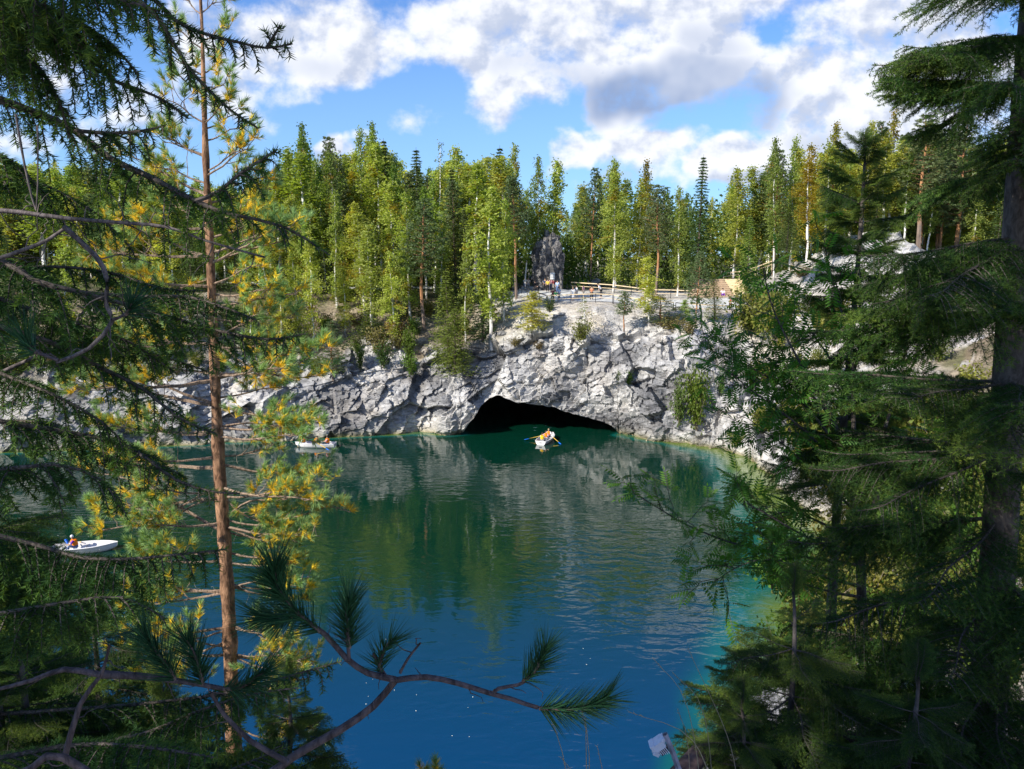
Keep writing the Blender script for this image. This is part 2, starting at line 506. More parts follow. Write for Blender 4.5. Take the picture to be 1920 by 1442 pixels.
    sg = sand + (gv - sand) * a1; sg = sg * (1 - a2 * .22) + np.array([.26, .21, .14]) * a2 * .22
    fl = (zone >= 2)[:, None] * .75
    sc1 = sc1 * (1 - fl) + np.array([.07, .075, .03]) * fl
    gm = np.where(on_slope & (p[:, 1] > 60), 1.0, 0.0)[:, None]
    gsm = np.clip(1 - (np.abs(ucol_all + 60 * fbm(p * .25, 19, 3) - 1200) - 250) / 60, 0, 1)[:, None] * gm
    pz_ = (flat & (ucol_all > 930) & (ucol_all < 1440) & (p[:, 1] < 108))[:, None] * 1.0
    gsm = np.maximum(gsm, pz_)
    scol = sc1 * (1 - gsm) + sg * gsm
    rockmask = np.clip(rk2 * 1.6 + (d2 * .8 + t1 - .9) * on_slope * 1.2 * (patch), 0, 1)[:, None]
    rockmask = np.maximum(rockmask, (zone == 0)[:, None] * 1.0)
    cols = ccol * rockmask + scol * (1 - rockmask)
    V2 = p2.reshape(nr, nc, 3)
    F = grid_faces(nr, nc, wrap=True)
    nrockrows = nA + nB + nL
    # two objects: the rock wall round the lake and the ground behind it
    k = nA + nB + nL // 2
    def sub(r0, r1, name, m):
        Vs = V2[r0:r1].reshape(-1, 3); cs = cols.reshape(nr, nc, 3)[r0:r1].reshape(-1, 3)
        me = mesh_np(name, Vs, grid_faces(r1 - r0, nc, True), [m], cols=cs, smooth=False)
        return link(name, me)
    mr = rock_mat('marble_rock')
    o1 = sub(0, k + 1, 'rock_cliff', mr); tag(o1, kind='structure')
    mg_ = rock_mat('hill_ground')
    o2 = sub(k, nr, 'hillside', mg_); tag(o2, kind='structure')
    # cave behind the mouth
    mi = np.where(mouth)[0]
    i0, i1 = mi.min(), mi.max()
    ms = sh[i0:i1 + 1][:: max(1, (i1 - i0) // 90)]; mzs = z0[i0:i1 + 1][:: max(1, (i1 - i0) // 90)]
    ca = np.array([ms[0] + (ms[0] - ms[1]) * 2] + list(ms) + [ms[-1] + (ms[-1] - ms[-2]) * 2]); cz = np.array([-2.0] + list(mzs) + [-2.0])
    mid = ca.mean(0); nring = 40
    rg = []
    for j in range(nring):
        f = j / (nring - 1); yy = 1.0 + 34 * f
        wsc = 1.06 + .25 * math.sin(f * 3.1) - .9 * max(0, f - .8) * 5 * .95
        zc = 1.0 + .25 * math.sin(f * 3.1) - max(0, f - .8) * 2
        ring = np.concatenate([mid + (ca - mid) * wsc + np.array([.06, 1.0]) * yy, (cz * zc + .5 * f + .35)[:, None]], 1)
        rg.append(ring)
    cv = np.concatenate(rg)
    dd, tt, _ = facets(cv / 2.4, 401, 1.1, .5)
    cv[:, 2] += dd * .5 + fbm(cv * .8, 3, 3) * .3; cv[:, 1] += dd * .3
    me = mesh_np('cave', cv, grid_faces(nring, len(ca)), [rock_mat('cave_rock', False, (.55, .54, .52), (.30, .30, .30))])
    tag(link('cave_wall', me), kind='structure')
    return V2, sh, u_col
TERR, SHORE, UCOL = build_terrain()
_nr, _nc = TERR.shape[:2]
_st = 3
_tv = TERR[:, ::_st].reshape(-1, 3)
_tf = grid_faces(_nr, TERR[:, ::_st].shape[1], True)
BVH = BVHTree.FromPolygons(_tv.tolist(), _tf.tolist())
def ground(x, y, default=None):
    h = BVH.ray_cast(Vector((x, y, 300)), Vector((0, 0, -1)))
    if h[0] is None: return default if default is not None else 15.0
    return h[0].z
def hit(u, v):
    """where the photo's pixel (u, v) meets the ground"""
    r = ray(u, v).normalized()
    h = BVH.ray_cast(Vector((0, 0, CH)) + r * 24, r)
    return h[0]

# ------------------------------------------------------------------ water
def build_water():
    xs = np.arange(-125, 42, 1.0); ys = np.arange(12, 128, 1.0)
    X, Y = np.meshgrid(xs, ys)
    V = np.stack([X.ravel(), Y.ravel(), np.zeros(X.size)], 1)
    S = SHORE[(UCOL < 866) | (UCOL > 1157) | (SHORE[:, 1] < 75)][::6]
    d = np.full(len(V), 1e9)
    for k in range(0, len(S), 1):
        d = np.minimum(d, (V[:, 0] - S[k, 0]) ** 2 + (V[:, 1] - S[k, 1]) ** 2)
    d = np.sqrt(d)
    # how shallow: the right bank shelves gently, the cliffs drop straight down
    right = np.clip((V[:, 0] - (4 + (V[:, 1] - 28) * .22)) / 8, 0, 1) * np.clip((V[:, 0] + 2) / 6, 0, 1)
    reach = .9 + 5.2 * right
    sh = np.exp(-(d / reach) ** 1.3)
    m, N, bs, out = mat('lake_water')
    pos = N.n('ShaderNodeNewGeometry').outputs['Position']
    at = N.n('ShaderNodeAttribute', attribute_name='shallow').outputs['Fac']
    nz = N.noise(pos, .35, 4, .6)
    s2 = N.math('ADD', at, N.math('MULTIPLY', N.math('SUBTRACT', nz, .5), .15), clamp=True)
    sepp = N.n('ShaderNodeSeparateXYZ'); N.l(pos, sepp.inputs[0])
    # water colour: blue nearer; far green is the wood's reflection put into the colour
    deep = N.mix(N.ramp(sepp.outputs[1], 25, 47), (.0006, .043, .112, 1), (.001, .029, .016, 1))
    c = N.mix(N.ramp(s2, .10, .42), deep, (.003, .105, .085, 1))
    c = N.mix(N.ramp(s2, .42, .80), c, (.11, .17, .025, 1))
    N.l(c, bs.inputs['Base Color'])
    bs.inputs['Roughness'].default_value = .02
    bs.inputs['IOR'].default_value = 1.66
    bs.inputs['Specular IOR Level'].default_value = .62
    mp = N.n('ShaderNodeMapping'); N.l(pos, mp.inputs[0]); mp.inputs['Scale'].default_value = (.75, 1.5, 1)
    mp.inputs['Rotation'].default_value = (0, 0, math.radians(-14))
    w1 = N.noise(mp.outputs[0], .85, 2, .45, .6)
    w2 = N.noise(mp.outputs[0], 3.0, 2, .5, .4)
    gust = N.ramp(N.noise(pos, .055, 2, .5), .42, .60, .25, 1.7)
    wp = N.vmath('LENGTH', N.vmath('MULTIPLY', N.vmath('SUBTRACT', pos, (8.5, 47, 0)), (.085, .06, 0)))
    gust = N.math('ADD', gust, N.ramp(wp, .2, 1.0, 1.5, 0.0))
    h = N.math('MULTIPLY', N.math('ADD', w1, N.math('MULTIPLY', w2, .16)), gust)
    bp = N.n('ShaderNodeBump'); bp.inputs['Strength'].default_value = 1.0; bp.inputs['Distance'].default_value = .034
    N.l(h, bp.inputs['Height']); N.l(bp.outputs[0], bs.inputs['Normal'])
    me = mesh_np('lake_water', V, grid_faces(len(ys), len(xs)), [m], attrs={'shallow': sh}, smooth=True)
    tag(link('lake_water', me), kind='structure')
build_water()
# ------------------------------------------------------------------ geometry builders
class Geo:
    """collects tubes and small leaf faces, each with a colour, into ONE mesh"""
    def __init__(s):
        s.V = []; s.T = []; s.Q = []; s.C = []; s.MT = []; s.MQ = []; s.n = 0
    def add(s, V, T=None, Q=None, col=(1, 1, 1), m=0):
        V = np.asarray(V, float); k = len(V)
        s.V.append(V)
        c = np.asarray(col, float); s.C.append(np.broadcast_to(c, (k, 3)) if c.ndim == 1 else c)
        if T is not None and len(T): s.T.append(np.asarray(T) + s.n); s.MT.append(np.full(len(T), m))
        if Q is not None and len(Q): s.Q.append(np.asarray(Q) + s.n); s.MQ.append(np.full(len(Q), m))
        s.n += k
    def tube(s, pts, rad, sides=6, col=(1, 1, 1), m=0, cap=True):
        pts = np.asarray(pts, float); n = len(pts)
        rad = np.broadcast_to(np.asarray(rad, float), (n,))
        tg = np.gradient(pts, axis=0); tg /= np.maximum(np.linalg.norm(tg, axis=1)[:, None], 1e-9)
        ref = np.array([0, 0, 1.0]) if abs(tg[0, 2]) < .9 else np.array([1.0, 0, 0])
        a = np.cross(tg, ref); a /= np.maximum(np.linalg.norm(a, axis=1)[:, None], 1e-9)
        b = np.cross(tg, a)
        th = np.arange(sides) / sides * 2 * np.pi
        V = pts[:, None] + rad[:, None, None] * (np.cos(th)[None, :, None] * a[:, None] + np.sin(th)[None, :, None] * b[:, None])
        V = V.reshape(-1, 3)
        T = []
        if cap:
            V = np.vstack([V, pts[-1] + tg[-1] * rad[-1] * .5]); k = len(V) - 1; b0 = (n - 1) * sides
            T = [(b0 + i, b0 + (i + 1) % sides, k) for i in range(sides)]
        q = grid_faces(n, sides, True)[:, ::-1]
        c = np.asarray(col, float)
        if c.ndim == 2: c = np.repeat(c, sides, 0); c = np.vstack([c, c[-1:]]) if cap else c
        s.add(V, T, q, c, m)
    def box(s, c, size, rz=0.0, col=(1, 1, 1), m=0, R=None):
        h = np.array(size) / 2
        v = np.array([(x, y, z) for x in (-1, 1) for y in (-1, 1) for z in (-1, 1)], float) * h
        if R is not None: v = v @ np.array(R).T
        else:
            ca, sa = math.cos(rz), math.sin(rz)
            v = np.stack([v[:, 0] * ca - v[:, 1] * sa, v[:, 0] * sa + v[:, 1] * ca, v[:, 2]], 1)
        s.add(v + np.array(c), None, [(0, 1, 3, 2), (4, 6, 7, 5), (0, 4, 5, 1), (2, 3, 7, 6), (0, 2, 6, 4), (1, 5, 7, 3)], col, m)
    def leaves(s, cen, L, Wd, rng, col, m=0, updown=0.0, dirs=None):
        """one four-cornered leaf at each centre, turned at random"""
        n = len(cen)
        a = rng.normal(size=(n, 3)) if dirs is None else dirs + rng.normal(size=(n, 3)) * .35
        a[:, 2] += updown
        a /= np.linalg.norm(a, axis=1)[:, None]
        b = np.cross(a, rng.normal(size=(n, 3))); b /= np.maximum(np.linalg.norm(b, axis=1)[:, None], 1e-6)
        L = np.broadcast_to(L, (n,))[:, None]; Wd = np.broadcast_to(Wd, (n,))[:, None]
        V = np.stack([cen - a * L / 2, cen + b * Wd / 2, cen + a * L / 2, cen - b * Wd / 2], 1).reshape(-1, 3)
        c = np.repeat(np.broadcast_to(np.asarray(col, float), (n, 3)), 4, 0)
        s.add(V, None, np.arange(n * 4).reshape(-1, 4), c, m)
    def needles(s, base, dirv, L, w, rng, col, m=0):
        """thin pointed needles as triangles"""
        n = len(base)
        side = np.cross(dirv, rng.normal(size=(n, 3))); side /= np.maximum(np.linalg.norm(side, axis=1)[:, None], 1e-6)
        L = np.broadcast_to(L, (n,))[:, None]; w = np.broadcast_to(w, (n,))[:, None]
        V = np.stack([base - side * w / 2, base + side * w / 2, base + dirv * L], 1).reshape(-1, 3)
        c = np.repeat(np.broadcast_to(np.asarray(col, float), (n, 3)), 3, 0)
        s.add(V, np.arange(n * 3).reshape(-1, 3), None, c, m)
    def mesh(s, name, mats, smooth=False):
        F = []; M = []
        if s.T: F.append(np.vstack(s.T)); M.append(np.concatenate(s.MT))
        if s.Q: F.append(np.vstack(s.Q)); M.append(np.concatenate(s.MQ))
        return mesh_np(name, np.vstack(s.V), F, mats, np.concatenate(M), np.vstack(s.C), smooth)

def leaf_mat(name, transl=.35, rough=.55, var=.3, hue=.02, spec=.3, tfac=(1.3, 1.4, .5)):
    """foliage: the colour attribute, shifted a little from tree to tree, partly see-through to light"""
    m = bpy.data.materials.new(name); m.use_nodes = True
    N = NT(m.node_tree)
    out = N.n('ShaderNodeOutputMaterial'); bs = N.n('ShaderNodeBsdfPrincipled')
    c = N.n('ShaderNodeVertexColor', layer_name='Col').outputs[0]
    rnd = N.n('ShaderNodeObjectInfo').outputs['Random']
    hs = N.n('ShaderNodeHueSaturation'); N.l(c, hs.inputs['Color'])
    N.l(N.math('MULTIPLY_ADD', rnd, hue * 2, .5 - hue), hs.inputs['Hue'])
    r2 = N.math('FRACT', N.math('MULTIPLY', rnd, 17.3))
    N.l(N.math('MULTIPLY_ADD', r2, var * 2, 1 - var), hs.inputs['Value'])
    N.l(hs.outputs[0], bs.inputs['Base Color'])
    bs.inputs['Roughness'].default_value = rough; bs.inputs['Specular IOR Level'].default_value = spec
    tr = N.n('ShaderNodeBsdfTranslucent')
    N.l(N.mix(1.0, hs.outputs[0], tuple(tfac) + (1,), 'MULTIPLY'), tr.inputs[0])
    mx = N.n('ShaderNodeMixShader'); mx.inputs[0].default_value = transl
    N.l(bs.outputs[0], mx.inputs[1]); N.l(tr.outputs[0], mx.inputs[2]); N.l(mx.outputs[0], out.inputs['Surface'])
    return m
def bark_mat(name, scale=14, bump=.02, lo=.7, hi=1.25, stretch=(1, 1, .3)):
    m, N, bs, out = mat(name)
    c = N.n('ShaderNodeVertexColor', layer_name='Col').outputs[0]
    tc = N.n('ShaderNodeTexCoord').outputs['Object']
    mp = N.n('ShaderNodeMapping'); N.l(tc, mp.inputs[0]); mp.inputs['Scale'].default_value = stretch
    nz = N.noise(mp.outputs[0], scale, 5, .65, .5)
    v = N.ramp(nz, .32, .66, lo, hi)
    cb = N.n('ShaderNodeCombineXYZ')
    for k in range(3): N.l(v, cb.inputs[k])
    N.l(N.mix(1.0, c, cb.outputs[0], 'MULTIPLY'), bs.inputs['Base Color'])
    bs.inputs['Roughness'].default_value = .85; bs.inputs['Specular IOR Level'].default_value = .2
    bp = N.n('ShaderNodeBump'); bp.inputs['Distance'].default_value = bump; bp.inputs['Strength'].default_value = 1
    N.l(nz, bp.inputs['Height']); N.l(bp.outputs[0], bs.inputs['Normal'])
    return m
M_LEAF = leaf_mat('birch_leaves', .50, var=.20, hue=.016)
M_NEEDLE_FAR = leaf_mat('conifer_needles', .22, var=.25, hue=.02)
M_BARK_FAR = bark_mat('tree_bark', 3, .02)
M_BUSH = leaf_mat('shrub_leaves', .38, var=.3, hue=.03)

# ------------------------------------------------------------------ far trees: unit-height prototypes (1 m = full height 16 m, scaled)
HB = 16.0
def far_birch(seed, dense=1.0, base=.24, col=(.115, .155, .022), yellow=.08):
    rng = np.random.default_rng(seed)
    g = Geo(); H = HB
    n = 14; z = np.linspace(0, H * .97, n)
    bend = np.cumsum(rng.normal(size=(n, 2)) * .06, 0); bend -= bend[0]
    tr = np.column_stack([bend, z])
    rad = .115 * (1 - z / H) ** .8 + .012
    c = np.where((rng.random(n) < .16)[:, None], np.array([.25, .23, .21]), np.array([.78, .75, .69]))
    g.tube(tr, rad, 6, c)
    trunk = g
    crown = Geo(); cen = []; cc = []
    nb = int(74 * dense)
    for i in range(nb):
        f = base + (1 - base) * (i + rng.random()) / nb
        p0 = np.array([np.interp(f * H, z, tr[:, 0]), np.interp(f * H, z, tr[:, 1]), f * H])
        az = rng.random() * 6.283
        prof = min(1, (1.02 - f) * (1.5 + .35 * (seed % 4)) + .06) * min(1, .35 + (f - base) * (1.3 + .5 * (seed % 3))) * (.72 + .5 * (math.sin(f * 23 + seed) > -.2))
        ln = (1.55 + .6 * rng.random()) * prof
        up = .9 if f > .5 else .55
        d = np.array([math.cos(az), math.sin(az), up]); d /= np.linalg.norm(d)
        m = int((20 + 32 * prof) * dense)
        t = rng.random(m) ** .6
        pts = p0 + d * (t * ln)[:, None]
        pts[:, 2] -= (t ** 2.2) * ln * .75
        # hanging sprays of leaves
        pts += rng.normal(size=(m, 3)) * (.10 + .16 * t)[:, None]
        pts[:, 2] -= np.abs(rng.normal(size=m)) * .32 * t
        cen.append(pts)
        base_c = np.array(col) * (.75 + .5 * rng.random())
        if rng.random() < yellow: base_c = np.array([.30, .22, .02])
        cc.append(np.broadcast_to(base_c, (m, 3)) * (.8 + .4 * rng.random((m, 1))))
        if i % 3 == 0:
            q = p0 + d * (np.linspace(0, 1, 4) * ln)[:, None]; q[:, 2] -= (np.linspace(0, 1, 4) ** 2.2) * ln * .6
            trunk.tube(q, [.022, .016, .01, .005], 3, (.20, .17, .15), cap=False)
    cen = np.vstack(cen); cc = np.vstack(cc)
    crown.leaves(cen, .25 * (.7 + .6 * rng.random(len(cen))), .15, rng, cc, updown=-.3)
    return trunk.mesh('trunk', [M_BARK_FAR]), crown.mesh('crown', [M_LEAF])
def far_pine(seed, base=.35):
    rng = np.random.default_rng(seed)
    g = Geo(); H = HB; n = 12; z = np.linspace(0, H * .97, n)
    bend = np.cumsum(rng.normal(size=(n, 2)) * .05, 0); bend -= bend[0]
    tr = np.column_stack([bend, z]); f = (z / H)[:, None]
    c = np.where(f < .25, np.array([.20, .15, .12]), np.array([.40, .20, .095]))
    g.tube(tr, .135 * (1 - z / H) ** .8 + .015, 6, c)
    crown = Geo(); cen = []; cc = []; dr = []
    k = int(15 + 8 * (1 - base))
    for w in range(k):
        fz = base + (1 - base) * (w + .5) / k
        for j in range(5):
            az = j * 1.257 + w * .7 + rng.normal() * .25
            prof = min(1, (1.03 - fz) * 2.4) * (.6 + .5 * rng.random())
            ln = 2.1 * prof * min(1, .5 + (fz - base) * 3)
            p0 = np.array([np.interp(fz * H, z, tr[:, 0]), np.interp(fz * H, z, tr[:, 1]), fz * H])
            d = np.array([math.cos(az), math.sin(az), .28]); d /= np.linalg.norm(d)
            q = p0 + d * (np.linspace(0, 1, 4) * ln)[:, None]; q[:, 2] += (np.linspace(0, 1, 4) ** 2) * ln * .12
            g.tube(q, [.035, .025, .016, .008], 3, (.27, .15, .08), cap=False)
            for cl in range(int(3 + 5 * prof)):
                t = .45 + .6 * rng.random()
                cp = p0 + d * ln * t + rng.normal(size=3) * .26 * np.array([1, 1, .5])
                m = 13
                dd = rng.normal(size=(m, 3)) + d * .6 + np.array([0, 0, .6]); dd /= np.linalg.norm(dd, axis=1)[:, None]
                cen.append(cp + dd * .13); dr.append(dd)
                b_ = np.array([.12, .165, .065]) * (.7 + .7 * rng.random())
                cc.append(np.broadcast_to(b_, (m, 3)))
    cen = np.vstack(cen); dr = np.vstack(dr); cc = np.vstack(cc)
    crown.leaves(cen, .30, .075, rng, cc, dirs=dr)
    return g.mesh('trunk', [M_BARK_FAR]), crown.mesh('crown', [M_NEEDLE_FAR])
def far_spruce(seed, wide=1.0, col=(.075, .115, .030)):
    rng = np.random.default_rng(seed)
    g = Geo(); H = HB; z = np.linspace(0, H * .99, 8)
    g.tube(np.column_stack([z * 0, z * 0, z]), .15 * (1 - z / H) ** .9 + .01, 6, (.13, .10, .08))
    crown = Geo(); cen = []; cc = []; dr = []
    K = 44
    for w in range(K):
        fz = .05 + .94 * w / K
        R = 2.25 * wide * (1.0 - fz) ** .8 + .12
        for j in range(8):
            az = j * .785 + w * 1.1 + rng.normal() * .2
            ln = R * (.7 + .45 * rng.random())
            d = np.array([math.cos(az), math.sin(az), 0]); sd = np.array([-d[1], d[0], 0])
            m = int(6 + 16 * (1 - fz))
            t = rng.random(m) ** .7
            pts = np.array([0, 0, fz * H]) + d * (t * ln)[:, None]
            pts[:, 2] += -.42 * ln * t + .22 * ln * t ** 3
            pts += sd * (rng.normal(size=m) * .20 * ln * (1 - t * .7))[:, None]
            pts[:, 2] -= rng.random(m) * .16
            cen.append(pts); dd = d * .8 + sd * rng.normal(size=m)[:, None] * .6; dd[:, 2] -= .25 
            dr.append(dd); cc.append(np.broadcast_to(np.array(col) * (.7 + .6 * rng.random()), (m, 3)))
    cen = np.vstack(cen); dr = np.vstack(dr); cc = np.vstack(cc)
    crown.leaves(cen, .34, .10, rng, cc, dirs=dr)
    return g.mesh('trunk', [M_BARK_FAR]), crown.mesh('crown', [M_NEEDLE_FAR])
def bush(seed, n=900, col=(.09, .14, .02), size=(1, 1, 1), leaf=.16):
    """leafy shrub about 2 m across: stems and leaves"""
    rng = np.random.default_rng(seed); g = Geo(); st = Geo(); cen = []; cc = []
    ns = 14
    for i in range(ns):
        az = rng.random() * 6.283; out_ = .25 + .75 * rng.random(); h = (1.1 + .9 * rng.random()) * (1.25 - .5 * out_)
        tip = np.array([math.cos(az) * out_ * size[0], math.sin(az) * out_ * size[1], h * size[2]])
        t = np.linspace(0, 1, 5)[:, None]
        q = tip * np.concatenate([t ** 1.3, t ** 1.3, t ** .8], 1)
        st.tube(q, [.03, .024, .018, .012, .006], 4, (.17, .14, .10), cap=False)
        m = n // ns; tt = .25 + .78 * rng.random(m)
        p = tip * np.stack([tt ** 1.3, tt ** 1.3, tt ** .8], 1) + rng.normal(size=(m, 3)) * .17
        cen.append(p); cc.append(np.broadcast_to(np.array(col) * (.7 + .65 * rng.random()), (m, 3)) * (.85 + .3 * rng.random((m, 1))))
    cen = np.vstack(cen); cen[:, 2] = np.maximum(cen[:, 2], .03)
    g.leaves(cen, leaf, leaf * .6, rng, np.vstack(cc))
    return st.mesh('stems', [M_BARK_FAR]), g.mesh('foliage', [M_BUSH])

WID = {0: 1.0, 1: 1.2, 2: .85, 3: 1.3, 4: 1.05, 5: .8, 6: 1.5}
PROTO = {
    'birch': [far_birch(10 + k, d, b, c) for k, (d, b, c) in enumerate([
        (1.25, .14, (.36, .40, .085)), (1.15, .22, (.41, .43, .085)), (1.15, .12, (.31, .37, .085)), (1.25, .26, (.36, .40, .10)), (1.1, .18, (.44, .44, .085)), (1.1, .30, (.20, .27, .055)), (1.0, .34, (.30, .34, .06))])],
    'yellow': [far_birch(31, 1.0, .25, (.30, .26, .022), .5), far_birch(32, 1.0, .3, (.25, .23, .022), .3)],
    'sparse': [far_birch(41, .42, .30, (.18, .21, .03)), far_birch(42, .35, .25, (.20, .21, .03))],
    'pine': [far_pine(50, .40), far_pine(51, .30), far_pine(52, .50)],
    'young_pine': [far_pine(55, .12)],
    'spruce': [far_spruce(60), far_spruce(61, .8), far_spruce(62, 1.15, (.15, .20, .03))],
}
BUSHES = [bush(70, col=(.10, .155, .018)), bush(71, col=(.075, .12, .025)), bush(72, col=(.16, .17, .03)), bush(73, 600, (.17, .135, .05)), bush(74, 1300, (.085, .15, .018), (1, 1, 1.2))]
def put_tree(kind, x, y, H, label, cat, group=None, name=None, rng=random, wide=None, variant=None, z=None, lean=0.0):
    vi = variant % len(PROTO[kind]) if variant is not None else rng.randrange(len(PROTO[kind]))
    tr, cr = PROTO[kind][vi]
    if z is None: z = ground(x, y) - .15
    nm = name or {'birch': 'birch_tree', 'yellow': 'birch_tree', 'sparse': 'birch_tree', 'pine': 'pine_tree', 'young_pine': 'pine_tree', 'spruce': 'spruce_tree'}[kind]
    r = empty(nm, (x, y, z), label, cat, group, rng.random() * 6.28)
    s = H / HB; w = (wide if wide is not None else s ** .6 * (.9 + .3 * rng.random())) * (1.42 if kind in ('birch', 'yellow') else 1.3 if kind == 'pine' else 1.15)
    if kind == 'birch': w *= WID[vi]
    r.scale = (w, w, s); r.rotation_euler[0] = lean + rng.gauss(0, .022); r.rotation_euler[1] = rng.gauss(0, .022)
    for nm2, me in (('trunk', tr), ('crown', cr)):
        o = bpy.data.objects.new(nm2, me); COL.objects.link(o); o.parent = r
    return r
def put_bush(k, x, y, s, label, group=None, sz=None, z=None, cat='bush', name='shrub', rng=random):
    r = empty(name, (x, y, (ground(x, y) if z is None else z) - .1), label, cat, group, rng.random() * 6.28)
    r.scale = (s, s, sz if sz else s * (.8 + .3 * rng.random()))
    for nm2, me in zip(('stems', 'foliage'), BUSHES[k]):
        o = bpy.data.objects.new(nm2, me); COL.objects.link(o); o.parent = r
    return r

# ------------------------------------------------------------------ the forest beyond the quarry
TOPS = np.array([(-300, 300), (0, 290), (100, 292), (200, 300), (300, 300), (420, 335), (500, 325), (540, 300), (567, 238), (600, 300), (640, 262), (690, 238), (735, 262), (770, 300), (850, 290),
                 (950, 285), (1000, 305), (1030, 320), (1055, 372), (1080, 345), (1105, 318), (1140, 308), (1180, 308), (1208, 312), (1245, 345), (1290, 330), (1307, 296), (1330, 345), (1370, 325), (1410, 322),
                 (1450, 262), (1480, 268), (1500, 300), (1540, 240), (1570, 290), (1610, 235), (1645, 212), (1680, 260), (1720, 222), (1800, 240), (2000, 250), (2300, 260)], float)
def uv_of(x, y, z):
    dz = z - CH; f = y * CP - dz * SP; up = y * SP + dz * CP
    return 960 + FPX * x / f, 721 - FPX * up / f
def build_forest():
    R = random.Random(5)
    placed = []
    def ok(x, y, dmin):
        for (a, b) in placed:
            if (a - x) ** 2 + (b - y) ** 2 < dmin * dmin: return False
        return True
    lab = {
        'birch': {'l': 'slender light green birch in the dense wood left of the rock pillar', 'm': 'white-stemmed green birch in the wood behind the viewing terrace', 'r': 'light green birch on the rocky hill at the right of the wood'},
        'yellow': {'l': 'birch turning yellow among the green trees of the left wood', 'm': 'birch turning yellow in the wood behind the terrace', 'r': 'yellow autumn birch on the rocky hill right of the wooden steps'},
        'pine': {'l': 'pine with bare orange trunk among the birches of the left wood', 'm': 'pine with orange trunk in the wood behind the viewing terrace', 'r': 'bluish green pine on the rocky hill at the right'},
        'spruce': {'l': 'dark conical spruce among the birches of the left wood', 'm': 'dark narrow spruce in the wood behind the viewing terrace', 'r': 'small dark spruce on the rocky hill at the right'},
    }
    cat = {'birch': 'birch', 'yellow': 'birch', 'pine': 'pine', 'spruce': 'spruce'}
    # the skyline trees first: (u, top v, kind, variant, y)
    for (u, vt, kind, va, y, label) in [
        (567, 234, 'birch', 5, 112, 'lone tall dark birch standing above the skyline left of the white cloud'),
        (640, 258, 'pine', 0, 118, 'tall pine rising just left of the highest trees of the skyline'),
        (680, 240, 'birch', 2, 122, 'highest dark green birch on the skyline, left one of the tall clump'),
        (705, 233, 'birch', 5, 120, 'tallest tree of the skyline clump over the left wood'),
        (732, 258, 'spruce', 1, 119, 'dark spruce on the right edge of the highest skyline clump'),
        (786, 275, 'spruce', 1, 116, 'thin pointed spruce sticking out of the skyline right of the tall clump'),
        (822, 268, 'sparse', 0, 118, 'thin-crowned birch on the skyline between pointed spruces'),
        (856, 278, 'birch', 3, 114, 'round-topped birch on the skyline near the middle of the left wood'),
        (938, 272, 'spruce', 1, 117, 'narrow spruce on the skyline above the rock pillar side of the wood'),
        (962, 275, 'birch', 2, 113, 'tall birch on the skyline just left of the rock pillar'),
        (1010, 296, 'birch', 5, 108, 'birch standing directly left of the gap in the skyline'),
        (1032, 302, 'birch', 3, 110, 'birch at the left rim of the gap in the skyline'),
        (1106, 318, 'pine', 0, 118, 'thin pine at the right rim of the gap in the skyline'),
        (1155, 302, 'birch', 0, 112, 'tall birch on the skyline right of the gap'),
        (1208, 302, 'yellow', 1, 114, 'birch with yellowish tip on the skyline above the terrace'),
        (1307, 288, 'spruce', 1, 116, 'narrow pointed spruce standing out above the wood left of the steps'),
        (1375, 318, 'birch', 1, 110, 'rounded birch on the skyline directly over the wooden steps'),
        (1408, 314, 'birch', 3, 112, 'birch right of the wooden steps beneath a small cloud'),
        (1452, 262, 'birch', 5, 104, 'tall birch with long white stem on the crest right of the steps'),
        (1480, 258, 'birch', 2, 106, 'second tall birch on the crest right of the steps, just left of the yellow birches'),
        (1512, 272, 'yellow', 0, 102, 'bright yellow birch at the edge of the grey rock slab'),
        (1545, 232, 'yellow', 1, 105, 'tall yellow-green birch leaning right above the rock slab'),
        (1612, 230, 'birch', 4, 106, 'leaning birch top between the yellow birches and the large pine'),
        (1645, 208, 'yellow', 1, 108, 'wind-bent yellowish birch top against the white cloud at the right'),
        (1718, 218, 'pine', 1, 100, 'broad pale grey-green pine behind the foreground spruce at the right'),
        (1790, 230, 'pine', 1, 104, 'pale pine half hidden behind the large foreground spruce'),
    ]:
        p = P(u, 500, y); gz = ground(p.x, y)
        H = zpix(y, vt) - gz
        placed.append((p.x, y))
        put_tree(kind, p.x, y, max(6, H / .985), label, 'pine' if kind == 'pine' else 'spruce' if kind == 'spruce' else 'birch', 'tall trees of the skyline', variant=va, rng=R,
                 wide=(1.0 if kind != 'pine' or u < 1700 else 1.9) * (.85 if u > 1000 else 1.0) * (1.5 if kind == 'spruce' else 1))
    n = 0; tries = 0
    cnt = {}
    while n < 430 and tries < 40000:
        tries += 1
        y = 99 + 58 * R.random() ** 1.25
        u = -260 + 2180 * R.random()
        x = (u - 960) / FPX * (y * 1.0)
        z = ground(x, y)
        uu, vv = uv_of(x, y, z)
        if y < 104 and 900 < uu < 1400: continue
        if 955 < uu < 1200 and vv > 521: continue          # terrace
        if 1195 < uu < 1420 and vv > 527: continue
        if 1255 < uu < 1430 and y < 112: continue           # steps
        if 985 < uu < 1068 and y < 112: continue            # pillar and path
        if 1380 < uu < 1560 and y < 100: continue
        if abs(uu - 1060) < 14 and y > 100: continue
        if not ok(x, y, 1.75 if y < 125 else 2.2): continue
        side = 'l' if uu < 1045 else ('m' if uu < 1425 else 'r')
        q = R.random()
        kind = 'birch' if q < (.76 if side != 'r' else .6) else 'pine' if q < .88 else 'spruce' if q < .965 else 'yellow'
        vt = float(np.interp(uu, TOPS[:, 0], TOPS[:, 1])) + 6 + abs(R.gauss(0, 24))
        if kind == 'yellow': vt += 25
        H = min(zpix(y, vt) - z, 23.5)
        if y < 106: H *= .6 + .4 * R.random()
